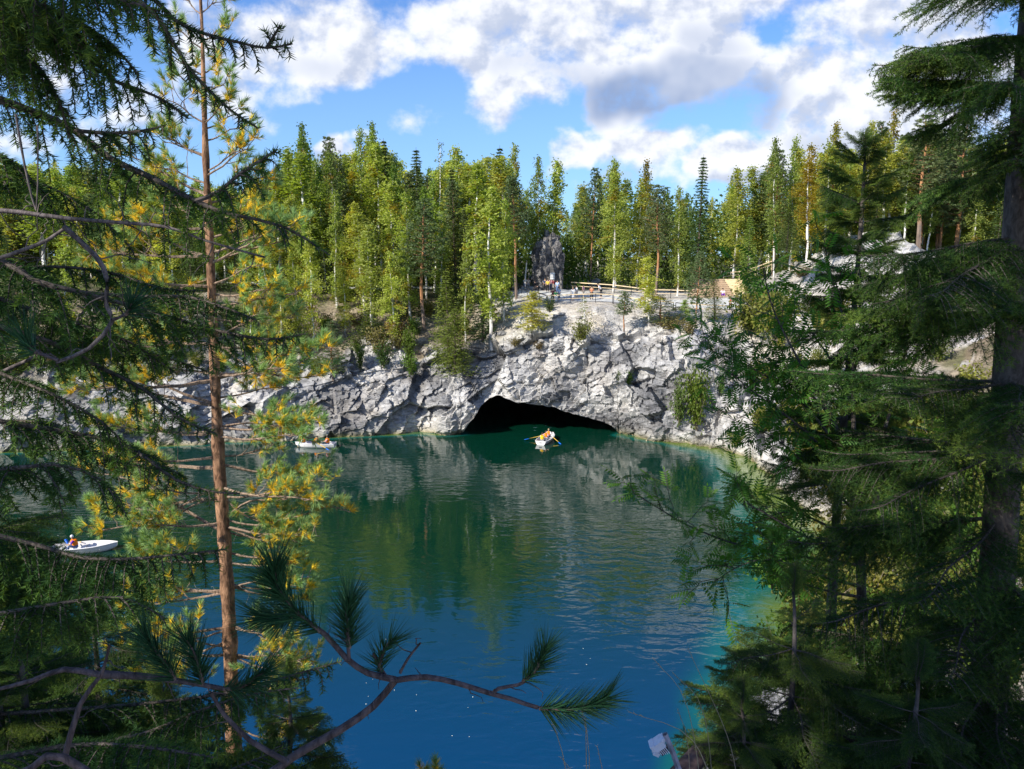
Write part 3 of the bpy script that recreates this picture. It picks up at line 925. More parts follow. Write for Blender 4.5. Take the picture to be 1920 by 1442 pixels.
        if H < 5: continue
        placed.append((x, y)); n += 1
        put_tree(kind, x, y, H, lab[kind][side], cat[kind], 'forest trees, ' + {'l': 'left wood', 'm': 'wood behind the terrace', 'r': 'hill at the right'}[side], rng=R)
    return placed
PLACED = build_forest()

# ------------------------------------------------------------------ single trees and shrubs that the photo lets one tell apart
def at_hit(u, v):
    h = hit(u, v)
    if h is None: h = P(u, v, 95)
    return h
R3 = random.Random(11)
for (u, vb, vt, kind, va, wd, label) in [
    (922, 655, 350, 'birch', 1, .95, 'tall birch with a long white stem rooted at the top left of the cave rock'),
    (795, 618, 372, 'pine', 0, 1.2, 'pine with a bright orange trunk in the middle of the left slope'),
    (770, 600, 360, 'birch', 0, .9, 'white birch just left of the orange-trunked pine'),
    (650, 632, 500, 'birch', 4, .6, 'small birch with thin white stem on the left slope above the dark bushes'),
    (842, 682, 500, 'spruce', 2, 1.0, 'green spruce at the rim of the cliff, left of the cave'),
    (853, 700, 572, 'spruce', 2, 1.0, 'low bright green spruce at the very edge of the cliff left of the cave'),
    (873, 640, 430, 'birch', 2, .7, 'birch between the cliff-edge spruce and the tall white-stemmed birch'),
    (905, 640, 420, 'spruce', 1, .9, 'dark spruce directly left of the tall white-stemmed birch'),
    (945, 600, 372, 'birch', 0, .8, 'birch beside the left end of the terrace'),
    (968, 560, 330, 'pine', 2, 1.0, 'pine at the dark edge of the wood next to the path'),
    (985, 545, 355, 'birch', 5, .8, 'birch shading the path just left of the rock pillar'),
    (700, 640, 420, 'birch', 3, .8, 'birch over the dark bushes of the left slope'),
    (740, 655, 470, 'birch', 0, .65, 'short birch above the bright green shrub on the cliff rim'),
    (590, 660, 430, 'birch', 4, .7, 'yellow-green birch low on the slope left of the dark bushes'),
    (525, 672, 520, 'birch', 1, .6, 'thin birch with white stem above the row boat by the wall'),
    (625, 712, 600, 'young_pine', 0, .9, 'young pine on the rim of the cliff above the row boat'),
    (560, 640, 450, 'birch', 0, .7, 'birch on the left slope above the young pine'),
    (470, 650, 420, 'birch', 2, .7, 'birch on the slope behind the foreground pine trunk'),
    (330, 660, 400, 'birch', 4, .8, 'birch low on the slope far left of the row boat'),
    (240, 670, 420, 'birch', 0, .8, 'birch on the slope seen through the dark spruce boughs'),
    (120, 670, 400, 'birch', 3, .8, 'birch on the slope near the left edge of the photo'),
    (40, 680, 430, 'spruce', 0, .9, 'spruce on the slope at the left edge of the photo'),
    (995, 632, 545, 'birch', 4, .95, 'small round-crowned birch on the gravel slope in front of the railing'),
    (1098, 652, 555, 'sparse', 0, .9, 'sparse young birch in the middle of the gravel slope over the cave'),
    (1170, 632, 545, 'pine', 2, .55, 'thin young pine casting a slanting shadow on the gravel slope'),
    (1218, 613, 480, 'birch', 1, .6, 'white-stemmed birch on the gravel slope right of the terrace'),
    (1240, 612, 552, 'young_pine', 0, .9, 'bushy young pine right of the white-stemmed slope birch'),
    (1303, 612, 470, 'pine', 1, .6, 'slim pine in front of the left end of the wooden steps'),
    (1286, 604, 560, 'birch', 2, .6, 'little birch in front of the railing before the steps'),
    (1340, 598, 505, 'spruce', 2, .55, 'narrow light green spruce in front of the wooden steps'),
    (1418, 628, 515, 'spruce', 2, 1.15, 'broad yellow-green spruce just right of the wooden steps'),
    (1100, 527, 345, 'birch', 3, 1.0, 'birch with a thick white stem right of the boulder beside the path'),
    (1120, 522, 330, 'birch', 1, .8, 'second white stem to the right of the boulder behind the terrace'),
    (1150, 548, 320, 'birch', 0, .9, 'birch with a bright white stem behind the middle of the terrace railing'),
    (1195, 548, 335, 'birch', 4, .8, 'birch with white stem behind the right part of the terrace railing'),
    (1230, 553, 345, 'pine', 0, 1.0, 'orange-trunked pine behind the terrace near its right end'),
    (1270, 555, 350, 'birch', 2, .8, 'pale-stemmed birch left of the wooden steps'),
    (1330, 530, 370, 'birch', 4, .6, 'thin leaning birch growing beside the wooden steps'),
    (1075, 500, 385, 'birch', 5, 1.5, 'broad dark green tree right behind the rock pillar'),
    (1060, 505, 395, 'birch', 2, 1.3, 'leafy tree in the gap between the pillar and the white stems'),
    (1365, 502, 330, 'pine', 1, .8, 'pine by the dark rocks above the wooden steps'),
    (1422, 505, 330, 'pine', 1, 1.0, 'pine standing over the right corner of the wooden steps'),
    (1400, 560, 400, 'spruce', 2, .7, 'spruce between the steps and the grey rock slab'),
    (1562, 470, 385, 'birch', 3, .7, 'thin white stem on the crest of the grey rock slab'),
    (1514, 448, 300, 'yellow', 0, .8, 'slanting white-stemmed yellow birch at the top of the rock slab'),
    (1475, 470, 395, 'spruce', 0, .9, 'dark young spruce left of the grey rock slab'),
]:
    h = at_hit(u, vb)
    H = zpix(h.y, vt) - h.z
    put_tree(kind, h.x, h.y, H, label, {'pine': 'pine', 'young_pine': 'pine', 'spruce': 'spruce'}.get(kind, 'birch'), None, variant=va, rng=R3, wide=wd, z=h.z - .12)
for (u, vb, k, s, sz, label) in [
    (770, 688, 4, 1.15, 2.1, 'bright green leafy shrub on the rim of the cliff left of the cave'),
    (676, 698, 4, .8, 1.5, 'small bright green shrub on the cliff rim above the row boat'),
    (1272, 800, 1, 1.3, 2.6, 'dark green shrub at the foot of the cliff right of the cave'),
    (1305, 818, 4, 1.7, 3.4, 'large bright green shrub at the foot of the cliff right of the cave'),
    (1296, 752, 0, 1.0, 2.0, 'green shrub growing from the cliff above the large shrub'),
    (1178, 722, 0, .8, .9, 'small shrub clinging to the middle of the cliff over the cave'),
    (1160, 718, 1, .6, .7, 'tiny bush left of the small shrub on the cliff face'),
    (1352, 742, 1, .75, 1.4, 'pointed green bush on the grassy ledge right of the large shrub'),
    (1380, 838, 2, 1.2, .9, 'yellow-green bush at the waterline of the right shore'),
    (1430, 812, 2, 1.5, 1.7, 'yellow-green bush on the right shore behind the rowan twigs'),
    (1090, 648, 2, 1.3, 1.6, 'sparse shrub at the lip of the cliff over the cave'),
    (1255, 625, 3, 1.8, 1.2, 'brownish bush under the young pine on the gravel slope'),
    (1290, 628, 3, 1.4, 1.1, 'brown-green bush at the right end of the gravel slope'),
    (1030, 585, 1, .8, .9, 'dark green bush below the front railing of the terrace'),
    (1090, 545, 0, .8, .8, 'little green bush in front of the boulders by the path'),
    (715, 668, 3, 2.0, 2.2, 'brown half-bare bush in the dark hollow of the left slope'),
    (745, 650, 3, 1.8, 2.0, 'second brown bush in the hollow of the left slope, behind the bright shrub'),
    (690, 640, 1, 1.8, 1.8, 'dark bush uphill in the hollow of the left slope'),
    (965, 650, 3, 1.0, .7, 'dry little bush on the pale slope right of the tall white-stemmed birch'),
    (1010, 655, 3, .9, .6, 'flat dry bush on the lip of the cliff over the left of the cave'),
    (1500, 520, 3, 1.8, 1.0, 'dry bush at the foot of the grey rock slab'),
]:
    h = at_hit(u, vb)
    put_bush(k, h.x, h.y, s, label, None, sz, z=h.z)
# undergrowth of the left slope and of the right bank: countable shrubs, one group each
R4 = random.Random(3); nn = 0
while nn < 110:
    u = -120 + 1040 * R4.random(); v = 560 + 150 * R4.random() ** .8
    if u > 880 and v > 600: continue
    h = at_hit(u, v)
    k = R4.choice([0, 1, 1, 2, 3, 3, 4])
    put_bush(k, h.x, h.y, .6 + .9 * R4.random(), 'low shrub in the undergrowth of the left slope above the cliff', 'shrubs of the left slope', z=h.z, rng=R4); nn += 1
nn = 0
while nn < 80:
    x = 14 + 34 * R4.random(); y = 14 + 72 * R4.random()
    z = ground(x, y)
    if z < .5: continue
    uu, vv = uv_of(x, y, z)
    if uu < 1400 or uu > 2050: continue
    k = R4.choice([0, 2, 2, 4, 2])
    put_bush(k, x, y, (.8 + 1.1 * R4.random()), 'yellow-green shrub on the sunlit bank behind the foreground trees at the right', 'shrubs of the right bank', z=z, rng=R4); nn += 1

# sunlit bushes on the bank close behind the foreground trees
R5 = random.Random(21); nn = 0
while nn < 70:
    u = 1440 + 470 * R5.random(); v = 840 + 470 * R5.random()
    h = hit(u, v)
    if h is None: h = P(u, v, 18)
    if h.z < .4 or h.y < 11.5: nn += .2; continue
    k = R5.choice([0, 2, 2, 4])
    put_bush(k, h.x, h.y, (.035 + .03 * R5.random()) * h.y, 'bright yellow-green bush on the near part of the right bank, lit by the sun', 'bright bushes low on the right bank', z=h.z - .3, rng=R5); nn += 1
# ------------------------------------------------------------------ foreground trees
M_NEEDLE = leaf_mat('spruce_needles', .28, .6, .12, .01, .12, (1.7, 1.5, .5))
M_PINE_N = leaf_mat('pine_needles', .25, .5, .10, .01, .2, (1.5, 1.4, .6))
M_BARK = bark_mat('spruce_bark', 30, .004, .55, 1.4, (1, 1, .5))
M_PBARK = bark_mat('pine_bark', 34, .010, .28, 1.3, (1, 1, .38))
M_TWIG = bark_mat('twig_bark', 75, .004, .45, 1.5)
M_ROWAN = leaf_mat('rowan_leaves', .45, .45, .12, .01, .25, (1.7, 2.0, .4))

def resample(pts, step):
    pts = np.asarray(pts, float)
    # smooth curve through the points (Catmull-Rom) sampled about every step metres
    P_ = np.vstack([2 * pts[0] - pts[1], pts, 2 * pts[-1] - pts[-2]]); out = []
    for i in range(1, len(P_) - 2):
        p0, p1, p2, p3 = P_[i - 1:i + 3]
        n = max(2, int(np.linalg.norm(p2 - p1) / step))
        t = (np.arange(n) / n)[:, None]
        out.append(.5 * ((2 * p1) + (-p0 + p2) * t + (2 * p0 - 5 * p1 + 4 * p2 - p3) * t ** 2 + (-p0 + 3 * p1 - 3 * p2 + p3) * t ** 3))
    out.append(pts[-1:])
    return np.vstack(out)
def norm(v): return v / np.maximum(np.linalg.norm(v, axis=-1, keepdims=True), 1e-9)
def along(pts, n, rng, t0=0.0, t1=1.0):
    seg = np.linalg.norm(np.diff(pts, axis=0), axis=1); s = np.concatenate([[0], np.cumsum(seg)])
    t = (t0 + (t1 - t0) * (np.arange(n) + rng.random(n)) / max(n, 1)) * s[-1]
    p = np.stack([np.interp(t, s, pts[:, k]) for k in range(3)], 1)
    tg = norm(np.gradient(pts, axis=0))
    d = norm(np.stack([np.interp(t, s, tg[:, k]) for k in range(3)], 1))
    return p, d, t / s[-1]
def needle_shoot(g, pts, rng, per_m=330, L=.015, w=.0016, col=(.03, .065, .018), tipcol=None, fwd=.62, up=.2):
    seg = np.linalg.norm(np.diff(pts, axis=0), axis=1).sum()
    n = max(6, int(seg * per_m))
    p, d, t = along(pts, n, rng)
    r = rng.normal(size=(n, 3)); r[:, 2] += up
    r = norm(r - (r * d).sum(1)[:, None] * d)
    dv = norm(d * fwd + r)
    c = np.asarray(col) * (.75 + .5 * rng.random((n, 1)))
    if tipcol is not None:
        k = (np.clip(t - .55, 0, 1) / .45)[:, None] * .8
        c = c * (1 - k) + np.asarray(tipcol) * k
    g.needles(p, dv, L * (.75 + .4 * rng.random(n)), w, rng, c)
def spruce_bough(path, seed, side=.30, hang=.3, r0=.012, gap=.036, per_m=620, nl=.021, col=(.036, .084, .022), tip=(.12, .20, .032), bare=.12, sub=True, w=.0034, wood=(.085, .07, .06), upv=(0, 0, 1)):
    """one bough along a path: side shoots left and right, each with its own smaller shoots, all needled"""
    rng = np.random.default_rng(seed)
    pts = resample(path, .05)
    wd = Geo(); nd = Geo()
    n = len(pts)
    wd.tube(pts, r0 * .62 * (1 - np.linspace(0, 1, n)) ** .8 + .0022, 6, wood)
    Ltot = np.linalg.norm(np.diff(pts, axis=0), axis=1).sum()
    needle_shoot(nd, pts[int(n * bare * 1.5):], rng, per_m, nl, w, col, tip)
    m = int(Ltot / gap)
    p, d, t = along(pts, m, rng, bare, .985)
    up = np.array(upv, float)
    for i in range(m):
        for sg in (-1, 1):
            if rng.random() < .12: continue
            sd = norm(np.cross(d[i], up)) * sg
            a = math.radians(52 + 14 * rng.normal() * .6)
            prof = min(1, (1.0 - t[i]) * 2.0 + .16) * min(1, .55 + t[i] * 1.6)
            ln = side * prof * (.6 + .55 * rng.random())
            dr = norm(d[i] * math.cos(a) + sd * math.sin(a) + up * rng.normal() * .12)
            k = max(4, int(ln / .03))
            tt = np.linspace(0, 1, k)[:, None]
            hg = hang * (.5 + 1.0 * rng.random())
            q = p[i] + dr * ln * tt * (1 - .45 * hg * tt) + np.array([0, 0, -1.0]) * ln * hg * tt ** 1.6
            wd.tube(q, .0028 * (1 - tt[:, 0] * .6), 3, wood, cap=False)
            needle_shoot(nd, q, rng, per_m, nl, w, col, tip)
            if sub and ln > .07:
                ms = int(ln / .035)
                ps, ds, ts = along(q, ms, rng, .15, .95)
                for j in range(ms):
                    s2 = 1 if j % 2 else -1
                    sd2 = norm(np.cross(ds[j], up)) * s2
                    l2 = ln * .38 * (1.05 - ts[j]) * (.7 + .5 * rng.random()) + .015
                    e = norm(ds[j] * .65 + sd2 * .75 + np.array([0, 0, -hang * .8 * rng.random()]))
                    q2 = ps[j] + e * l2 * np.linspace(0, 1, 3)[:, None]
                    needle_shoot(nd, q2, rng, per_m, nl, w, col, tip)
    return wd, nd
def add_bough(root, wm, nm, M=None, label=None):
    o = bpy.data.objects.new('branch', wm); COL.objects.link(o); o.parent = root
    if M is not None: o.matrix_local = M
    q = bpy.data.objects.new('needles', nm); COL.objects.link(q); q.parent = o
    return o
def world_bough(root, path, seed, **kw):
    rl = np.array(root.location)
    wd, nd = spruce_bough([np.array(p) - rl for p in path], seed, **kw)
    return add_bough(root, wd.mesh('branch', [M_TWIG]), nd.mesh('needles', [M_NEEDLE]))
def pp(lst, y):
    """pixel polyline at a distance (or per-point distances) to world points"""
    return [P(t[0], t[1], t[2] if len(t) > 2 else y) for t in lst]
# prototypes of a bough one metre long growing along +X
SPR = []
for k, (droop, hang) in enumerate([(.10, .30), (.18, .45), (.05, .22), (.14, .6), (.22, .35), (.02, .2), (.12, .3), (-.04, .15)]):
    path = [(0, 0, 0), (.3, .02, -.01 - droop * .2), (.6, -.02, -droop * .6), (.85, .01, -droop * .8), (1, 0, -droop * .75)]
    wd, nd = spruce_bough(path, 500 + k, side=.44, hang=hang, r0=.011, gap=.032, per_m=360, nl=.021, w=.0038, **(dict(col=(.085, .145, .032), tip=(.24, .32, .05)) if k > 4 else {}))  # paler boughs carry sunlit yellow-green in the needle colour itself
    SPR.append((wd.mesh('branch', [M_TWIG]), nd.mesh('needles', [M_NEEDLE])))
def spruce_tree(base, top_z, lean, r0, label, levels, lenf, seed, cat='spruce', azf=None, pitchf=None, bark=(.10, .085, .075), maxn=98, per=6, light=.15):
    """tapered trunk with whorls of needled boughs"""
    rng = random.Random(seed)
    base = Vector(base)
    root = empty('spruce_tree', base, label, cat)
    H = top_z - base.z
    g = Geo(); n = 26; t = np.linspace(0, 1, n)
    tr = np.stack([lean[0] * t * H + .012 * np.sin(t * 9), lean[1] * t * H, t * H], 1)
    g.tube(tr, r0 * (1 - t) ** .75 + .006, 12, np.array(bark))
    # dead stubs on the lower trunk
    o = link('trunk', g.mesh('trunk', [M_BARK], True), root)
    cnt = 0
    for i, z in enumerate(levels):
        f = (z - base.z) / H
        if f >= 1: continue
        L = lenf(z)
        for j in range(per):
            if cnt >= maxn: break
            az = azf(i, j, rng) if azf else j * 6.283 / per + i * 2.4 + rng.gauss(0, .25)
            if az is None: continue
            l = L * (.8 + .35 * rng.random())
            pt = pitchf(z, rng) if pitchf else (.25 * (f - .5) + rng.gauss(0, .08))
            wm, nm = SPR[5 + rng.randrange(3)] if rng.random() < light else SPR[rng.randrange(5)]
            M = Matrix.Translation((lean[0] * f * H, lean[1] * f * H, z - base.z)) @ Matrix.Rotation(az, 4, 'Z') @ Matrix.Rotation(-pt, 4, 'Y') @ Matrix.Rotation(rng.gauss(0, .15), 4, 'X') @ Matrix.Diagonal((l, l * 1.0, l, 1))
            add_bough(root, wm, nm, M); cnt += 1
    for k in range(2):
        wm, nm = SPR[7 if light > .3 else 2]
        add_bough(root, wm, nm, Matrix.Translation((lean[0] * H * .97, lean[1] * H * .97, H * .97)) @ Matrix.Rotation(k * 1.5, 4, 'Z') @ Matrix.Rotation(-math.pi / 2 * .96, 4, 'Y') @ Matrix.Diagonal((.24, .24, .24, 1)))
    return root
def frange(a, b, n): return [a + (b - a) * i / (n - 1) for i in range(n)]

# big spruce at the right edge of the view
yR = 4.3
bR = P(1845, 1500, yR)
topR = 24.6
def lenR(z):
    return float(np.interp(z, [17.2, 18.0, 19.0, 20.0, 20.6, 21.2, 22.6, 24.6], [1.25, 1.15, 1.10, 1.02, .86, .78, .70, .05]))
_gR = 16.6
t1 = P(1892, 700, yR); b1 = P(1850, 1300, yR)
ln_ = ((t1.x - b1.x) / (t1.z - b1.z), 0.0)
baseR = (b1.x - ln_[0] * (b1.z - _gR), yR, _gR)
spruce_tree(baseR, topR, ln_, .105, 'large dark spruce with thick trunk at the right edge, nearest the camera', frange(22.6, 21.15, 8) + frange(20.9, 18.9, 6) + frange(17.6, 16.9, 3) + [18.15, 18.5], lenR, 21, per=5, maxn=98, light=.15,
            azf=lambda i, j, r: r.uniform(2.2, 5.0) if j < 4 else r.uniform(-1.0, 2.1))
# second spruce, its tip among the rowan
t2 = P(1628, 262, 5.6)
spruce_tree((t2.x - .02, 5.6, 15.6), t2.z, (0, 0), .042, 'dark spruce whose pointed tip stands left of the large spruce at the right',
            frange(18.35, t2.z - .8, 12) + frange(t2.z - .7, t2.z - .05, 6), lambda z: float(np.interp(t2.z - z, [0, .15, .8, 1.5, 2.2, 3.4, 5], [.14, .27, .38, .42, .55, .62, .55])), 22, per=5, maxn=88, light=.35, pitchf=lambda z, r: float(np.interp(t2.z - z, [0, .5, 1.5, 3], [.75, .4, .1, 0])) + r.gauss(0, .08))
# low spruce in front at the bottom right
t3 = P(1480, 1110, 3.9)
spruce_tree((t3.x + .12, 3.9, 16.2), t3.z, (-.05, 0), .024, 'low yellowish-tipped spruce at the bottom right over the water',
            frange(16.9, t3.z - .05, 10), lambda z: float(np.interp(t3.z - z, [0, .2, .6, 1.2], [.12, .30, .52, .62])), 23, per=6, maxn=50, light=.85)
t4 = P(1700, 1270, 3.4)
spruce_tree((t4.x, 3.4, 16.2), t4.z, (.03, 0), .022, 'low dark spruce filling the bottom right corner beside the thick trunk',
            frange(16.9, t4.z - .05, 9), lambda z: float(np.interp(t4.z - z, [0, .2, .6, 1.2], [.12, .30, .48, .6])), 24, per=6, maxn=48, light=.2)
t5 = P(1400, 1330, 3.6)
spruce_tree((t5.x + .05, 3.6, 16.2), t5.z, (-.05, 0), .016, 'small spruce sapling at the bottom edge above the dark log',
            frange(t5.z - .75, t5.z - .04, 6), lambda z: float(np.interp(t5.z - z, [0, .2, .6, 1.2], [.10, .26, .42, .5])), 25, per=6, maxn=36, light=.8)

# spruce at the left edge: trunk outside the picture, boughs reaching in
yL = 2.1
trL = Vector((P(-210, 721, yL).x, yL + .1, 17.6))
rootL = spruce_tree(trL, 25.5, (0, 0), .11, 'dark spruce at the left edge whose drooping boughs hang across the view',
            frange(20.9, 25.0, 7) + frange(17.9, 19.75, 9), lambda z: float(np.interp(z, [17.6, 18.6, 19.4, 20, 22, 25.2], [1.2, .95, .8, .8, 1.1, .3])), 31, per=7, maxn=66,
            azf=lambda i, j, r: (r.uniform(-1.25, 1.35) if i >= 7 else r.uniform(1.5, 4.8)))
BL = [
    ([(-190, 120), (0, 187), (133, 240), (200, 293), (283, 333), (367, 377), (433, 402), (533, 425), (617, 478)], 2.0, dict(side=.15, hang=.85, r0=.017, gap=.05, bare=.06)),
    ([(367, 377), (410, 360), (450, 325), (490, 300), (520, 280)], 1.98, dict(side=.10, hang=.55, r0=.006, gap=.028)),
    ([(-190, -120), (100, -60), (267, 7), (320, 73), (350, 123), (383, 160), (433, 207), (483, 240)], 1.9, dict(side=.09, hang=.9, r0=.010, gap=.05, bare=.2)),
    ([(-190, -160), (120, -90), (267, -20), (327, 37), (383, 63), (450, 80), (500, 90), (548, 82)], 1.95, dict(side=.13, hang=.95, r0=.010, gap=.045, bare=.2)),
    ([(500, 90), (512, 70), (525, 48)], 1.95, dict(side=.05, hang=.2, r0=.004, gap=.03)),
    ([(-200, -40), (60, 20), (150, 83), (187, 123), (217, 153), (267, 170), (310, 190), (353, 222)], 1.9, dict(side=.13, hang=.9, r0=.011, gap=.045)),
    ([(-200, -60), (0, -20), (120, 30), (200, 75), (260, 140)], 1.8, dict(side=.18, hang=.8, r0=.010, gap=.04)),
    ([(-200, 20), (-20, 60), (60, 110), (110, 190), (130, 260)], 1.85, dict(side=.16, hang=.8, r0=.010, gap=.045)),
    ([(140, 245), (210, 250), (270, 245), (310, 235)], 2.0, dict(side=.09, hang=.9, r0=.006, gap=.04)),
    ([(-200, -140), (0, -110), (140, -40), (230, 0), (300, 20)], 1.7, dict(side=.16, hang=.9, r0=.012, gap=.04)),
    ([(-190, 430), (0, 487), (60, 525), (150, 548), (270, 580), (400, 618), (500, 636), (572, 626)], 2.1, dict(side=.17, hang=.75, r0=.014, gap=.042, bare=.08)),
    ([(150, 548), (260, 556), (350, 556), (430, 580), (480, 600)], 2.1, dict(side=.12, hang=.6, r0=.007, gap=.04)),
    ([(-190, 560), (90, 640), (190, 690), (270, 730), (330, 780), (400, 812)], 2.1, dict(side=.15, hang=.6, r0=.013, gap=.055, bare=.15)),
    ([(-190, 760), (180, 820), (260, 850), (330, 900), (400, 922), (450, 925)], 2.15, dict(side=.14, hang=.6, r0=.011, gap=.055, bare=.2)),
    ([(-190, 960), (60, 1020), (150, 1045), (240, 1048), (330, 1040), (425, 1030)], 2.1, dict(side=.20, hang=1.15, r0=.011, gap=.035, bare=.15)),
    ([(-190, 480), (0, 560), (120, 600), (240, 640), (330, 700)], 2.3, dict(side=.16, hang=.7, r0=.010, gap=.04)),
    ([(-190, 620), (0, 700), (100, 740), (190, 790), (250, 850)], 2.2, dict(side=.15, hang=.7, r0=.010, gap=.045)),
    ([(-190, 330), (0, 330), (90, 350), (180, 400), (250, 470)], 2.3, dict(side=.16, hang=.8, r0=.009, gap=.045)),
    ([(-190, 250), (0, 290), (60, 340), (120, 420)], 2.1, dict(side=.14, hang=.8, r0=.008, gap=.045)),
    ([(-190, 520), (60, 500), (200, 510), (300, 540), (380, 545)], 2.4, dict(side=.14, hang=.7, r0=.008, gap=.04)),
    ([(-190, 700), (40, 650), (160, 640), (300, 668), (400, 700)], 2.4, dict(side=.14, hang=.7, r0=.008, gap=.045)),
    ([(-190, 800), (20, 790), (110, 800), (200, 860), (300, 880)], 2.4, dict(side=.15, hang=.7, r0=.009, gap=.045)),
    ([(-190, 1180), (0, 1150), (120, 1130), (230, 1120), (310, 1160)], 1.9, dict(side=.17, hang=.7, r0=.010, gap=.04)),
    ([(-190, 860), (0, 880), (100, 870), (190, 900), (230, 960)], 1.8, dict(side=.15, hang=.6, r0=.010, gap=.045)),
    ([(-190, 1350), (60, 1335), (260, 1320), (420, 1300), (540, 1268), (640, 1240)], 2.3, dict(side=.20, hang=.95, r0=.009, gap=.034, tip=(.12, .19, .03))),
    ([(-190, 1430), (60, 1405), (250, 1380), (380, 1330), (480, 1300), (560, 1290)], 2.1, dict(side=.18, hang=.9, r0=.009, gap=.036, tip=(.12, .19, .03))),
    ([(-190, 1460), (120, 1400), (260, 1400), (400, 1420)], 1.7, dict(side=.20, hang=.6, r0=.009, gap=.036, tip=(.12, .19, .03))),
]
for i, (lst, y, kw) in enumerate(BL):
    world_bough(rootL, [np.array(p) for p in pp([(a, b, y + .12 * math.sin(a * .01 + i)) for a, b in lst], y)], 700 + i, **kw)
# low spruces filling the bottom left corner
for (ua, va, yy, hw, lab, sd, lt) in [
    (-150, 830, 3.3, .62, 'spruce with bright green tips at the left edge below the grey bough', 41, .55),
    (150, 1140, 2.9, .50, 'dense low spruce left of the pine trunk at the bottom', 42, .3),
    (10, 1190, 2.3, .50, 'dark low spruce filling the bottom left corner', 43, .25),
    (290, 1320, 2.7, .45, 'yellowish low spruce at the bottom edge near the pine trunk', 44, .7),
    (530, 1300, 3.6, .50, 'small spruce with hanging green twigs right of the pine trunk at the bottom', 45, .7),
]:
    tq = P(ua, va, yy)
    spruce_tree((tq.x, yy, 16.6 if yy > 2.5 else 17.2), tq.z, (.02, 0), .02, lab, frange(tq.z - 1.5, tq.z - .04, 15),
                lambda z, t_=tq.z, h_=hw: float(np.interp(t_ - z, [0, .2, .6, 1.2], [.10, h_ * .5, h_ * .85, h_])), sd, per=6, maxn=90, light=lt)
# bare grey lower limbs of the same tree
def limb(root, lst, y, r0, r1, col, mt=None, name='branch', sides=7, jit=.006, seed=1):
    rl = np.array(root.location); rng = np.random.default_rng(seed)
    pts = resample([np.array(p) - rl for p in pp(lst, y)], .04)
    pts = pts + np.cumsum(rng.normal(size=pts.shape) * jit * .3, 0) * .3
    g = Geo(); g.tube(pts, np.linspace(r0, r1, len(pts)), sides, col)
    return g, pts
def dead_twigs(g, pts, n, L, rng, col, r=.002):
    p, d, t = along(pts, n, rng, .1, .98)
    for i in range(n):
        dv = norm(d[i] * .5 + rng.normal(size=3) * .8); l = L * (.3 + rng.random())
        k = 5; q = p[i] + np.cumsum(norm(dv + rng.normal(size=(k, 3)) * .35) * l / k, 0)
        q = np.vstack([p[i], q]); g.tube(q, np.linspace(r, r * .35, k + 1), 3, col, cap=False)
rngd = np.random.default_rng(77)
for (lst, y, r0, r1, nt) in [
    ([(-200, 385), (0, 393), (133, 407), (217, 413), (317, 423), (383, 447), (500, 480)], 1.9, .0075, .0025, 26),
    ([(-100, 520), (40, 470), (90, 450), (125, 425)], 1.9, .006, .004, 12),
    ([(120, 425), (180, 480), (200, 520), (200, 570), (212, 600), (170, 650), (110, 675)], 1.7, .006, .004, 8),
    ([(0, 700), (120, 640), (150, 590), (200, 560)], 2.2, .006, .002, 10),
    ([(30, 215), (45, 300), (60, 370), (68, 395)], 1.9, .003, .002, 0),
    ([(70, 235), (72, 300), (68, 390)], 1.9, .002, .0015, 0),
]:
    g, pts = limb(rootL, lst, y, r0, r1, (.12, .10, .095), seed=len(lst))
    if nt: dead_twigs(g, pts, nt, .12, rngd, (.12, .10, .09))
    link('dead_branch', g.mesh('dead_branch', [M_TWIG], True), rootL)

# ------------------------------------------------------------------ young Scots pine, sunlit, its trunk inside the picture
yP = 6.0
tp = [(372, -60), (376, 0), (379, 60), (381, 130), (386, 300), (393, 450), (399, 600), (405, 750), (410, 860), (417, 960), (428, 1130), (433, 1260), (440, 1442), (444, 1650)]
rootP = empty('pine_tree', P(446, 1750, yP), 'sunlit young pine with yellowing needle tufts and flaky orange trunk at the left', 'pine')
rlP = np.array(rootP.location)
tw = resample([np.array(P(u, v, yP)) - rlP for u, v in tp][::-1], .12)
g = Geo(); nT = len(tw); hh = np.linspace(0, 1, nT)
rad = np.interp(tw[:, 2] + rlP[2], [P(0, 1600, yP).z, P(0, 1442, yP).z, P(0, 960, yP).z, P(0, 600, yP).z, P(0, 300, yP).z, P(0, 0, yP).z, P(0, -60, yP).z], [.075, .068, .053, .036, .024, .010, .007])
rngP = np.random.default_rng(5)
tcol = np.where((rngP.random(nT) < .3)[:, None], np.array([.20, .11, .065]), np.array([.36, .205, .12]))
g.tube(tw, rad * (1 + .09 * rngP.normal(size=nT)), 16, tcol)
gt = g.mesh('trunk', [M_PBARK], True)
link('trunk', gt, rootP)
def pine_shoot(nd, p, d, rng, L=.075, nl=.060, w=.0040, n=78, yellow=.45, green=(.26, .40, .15), gold=(.82, .60, .055)):
    """one shoot of Scots pine: fan of green needles at the tip, older golden ones behind"""
    d = norm(np.asarray(d, float))
    t = rng.random(n) ** .8
    base = p + d * (t * L)[:, None]
    r = rng.normal(size=(n, 3)); r = norm(r - (r @ d)[:, None] * d)
    sp_ = np.where(t > .5, .62, .95)[:, None]
    dv = norm(d + r * sp_ * (.7 + .5 * rng.random((n, 1))))
    c = np.where((t < yellow)[:, None], np.array(gold) * (.7 + .6 * rng.random((n, 1))), np.array(green) * (.7 + .6 * rng.random((n, 1))))
    nd.needles(base, dv, nl * (.8 + .35 * rng.random(n)), w, rng, c)
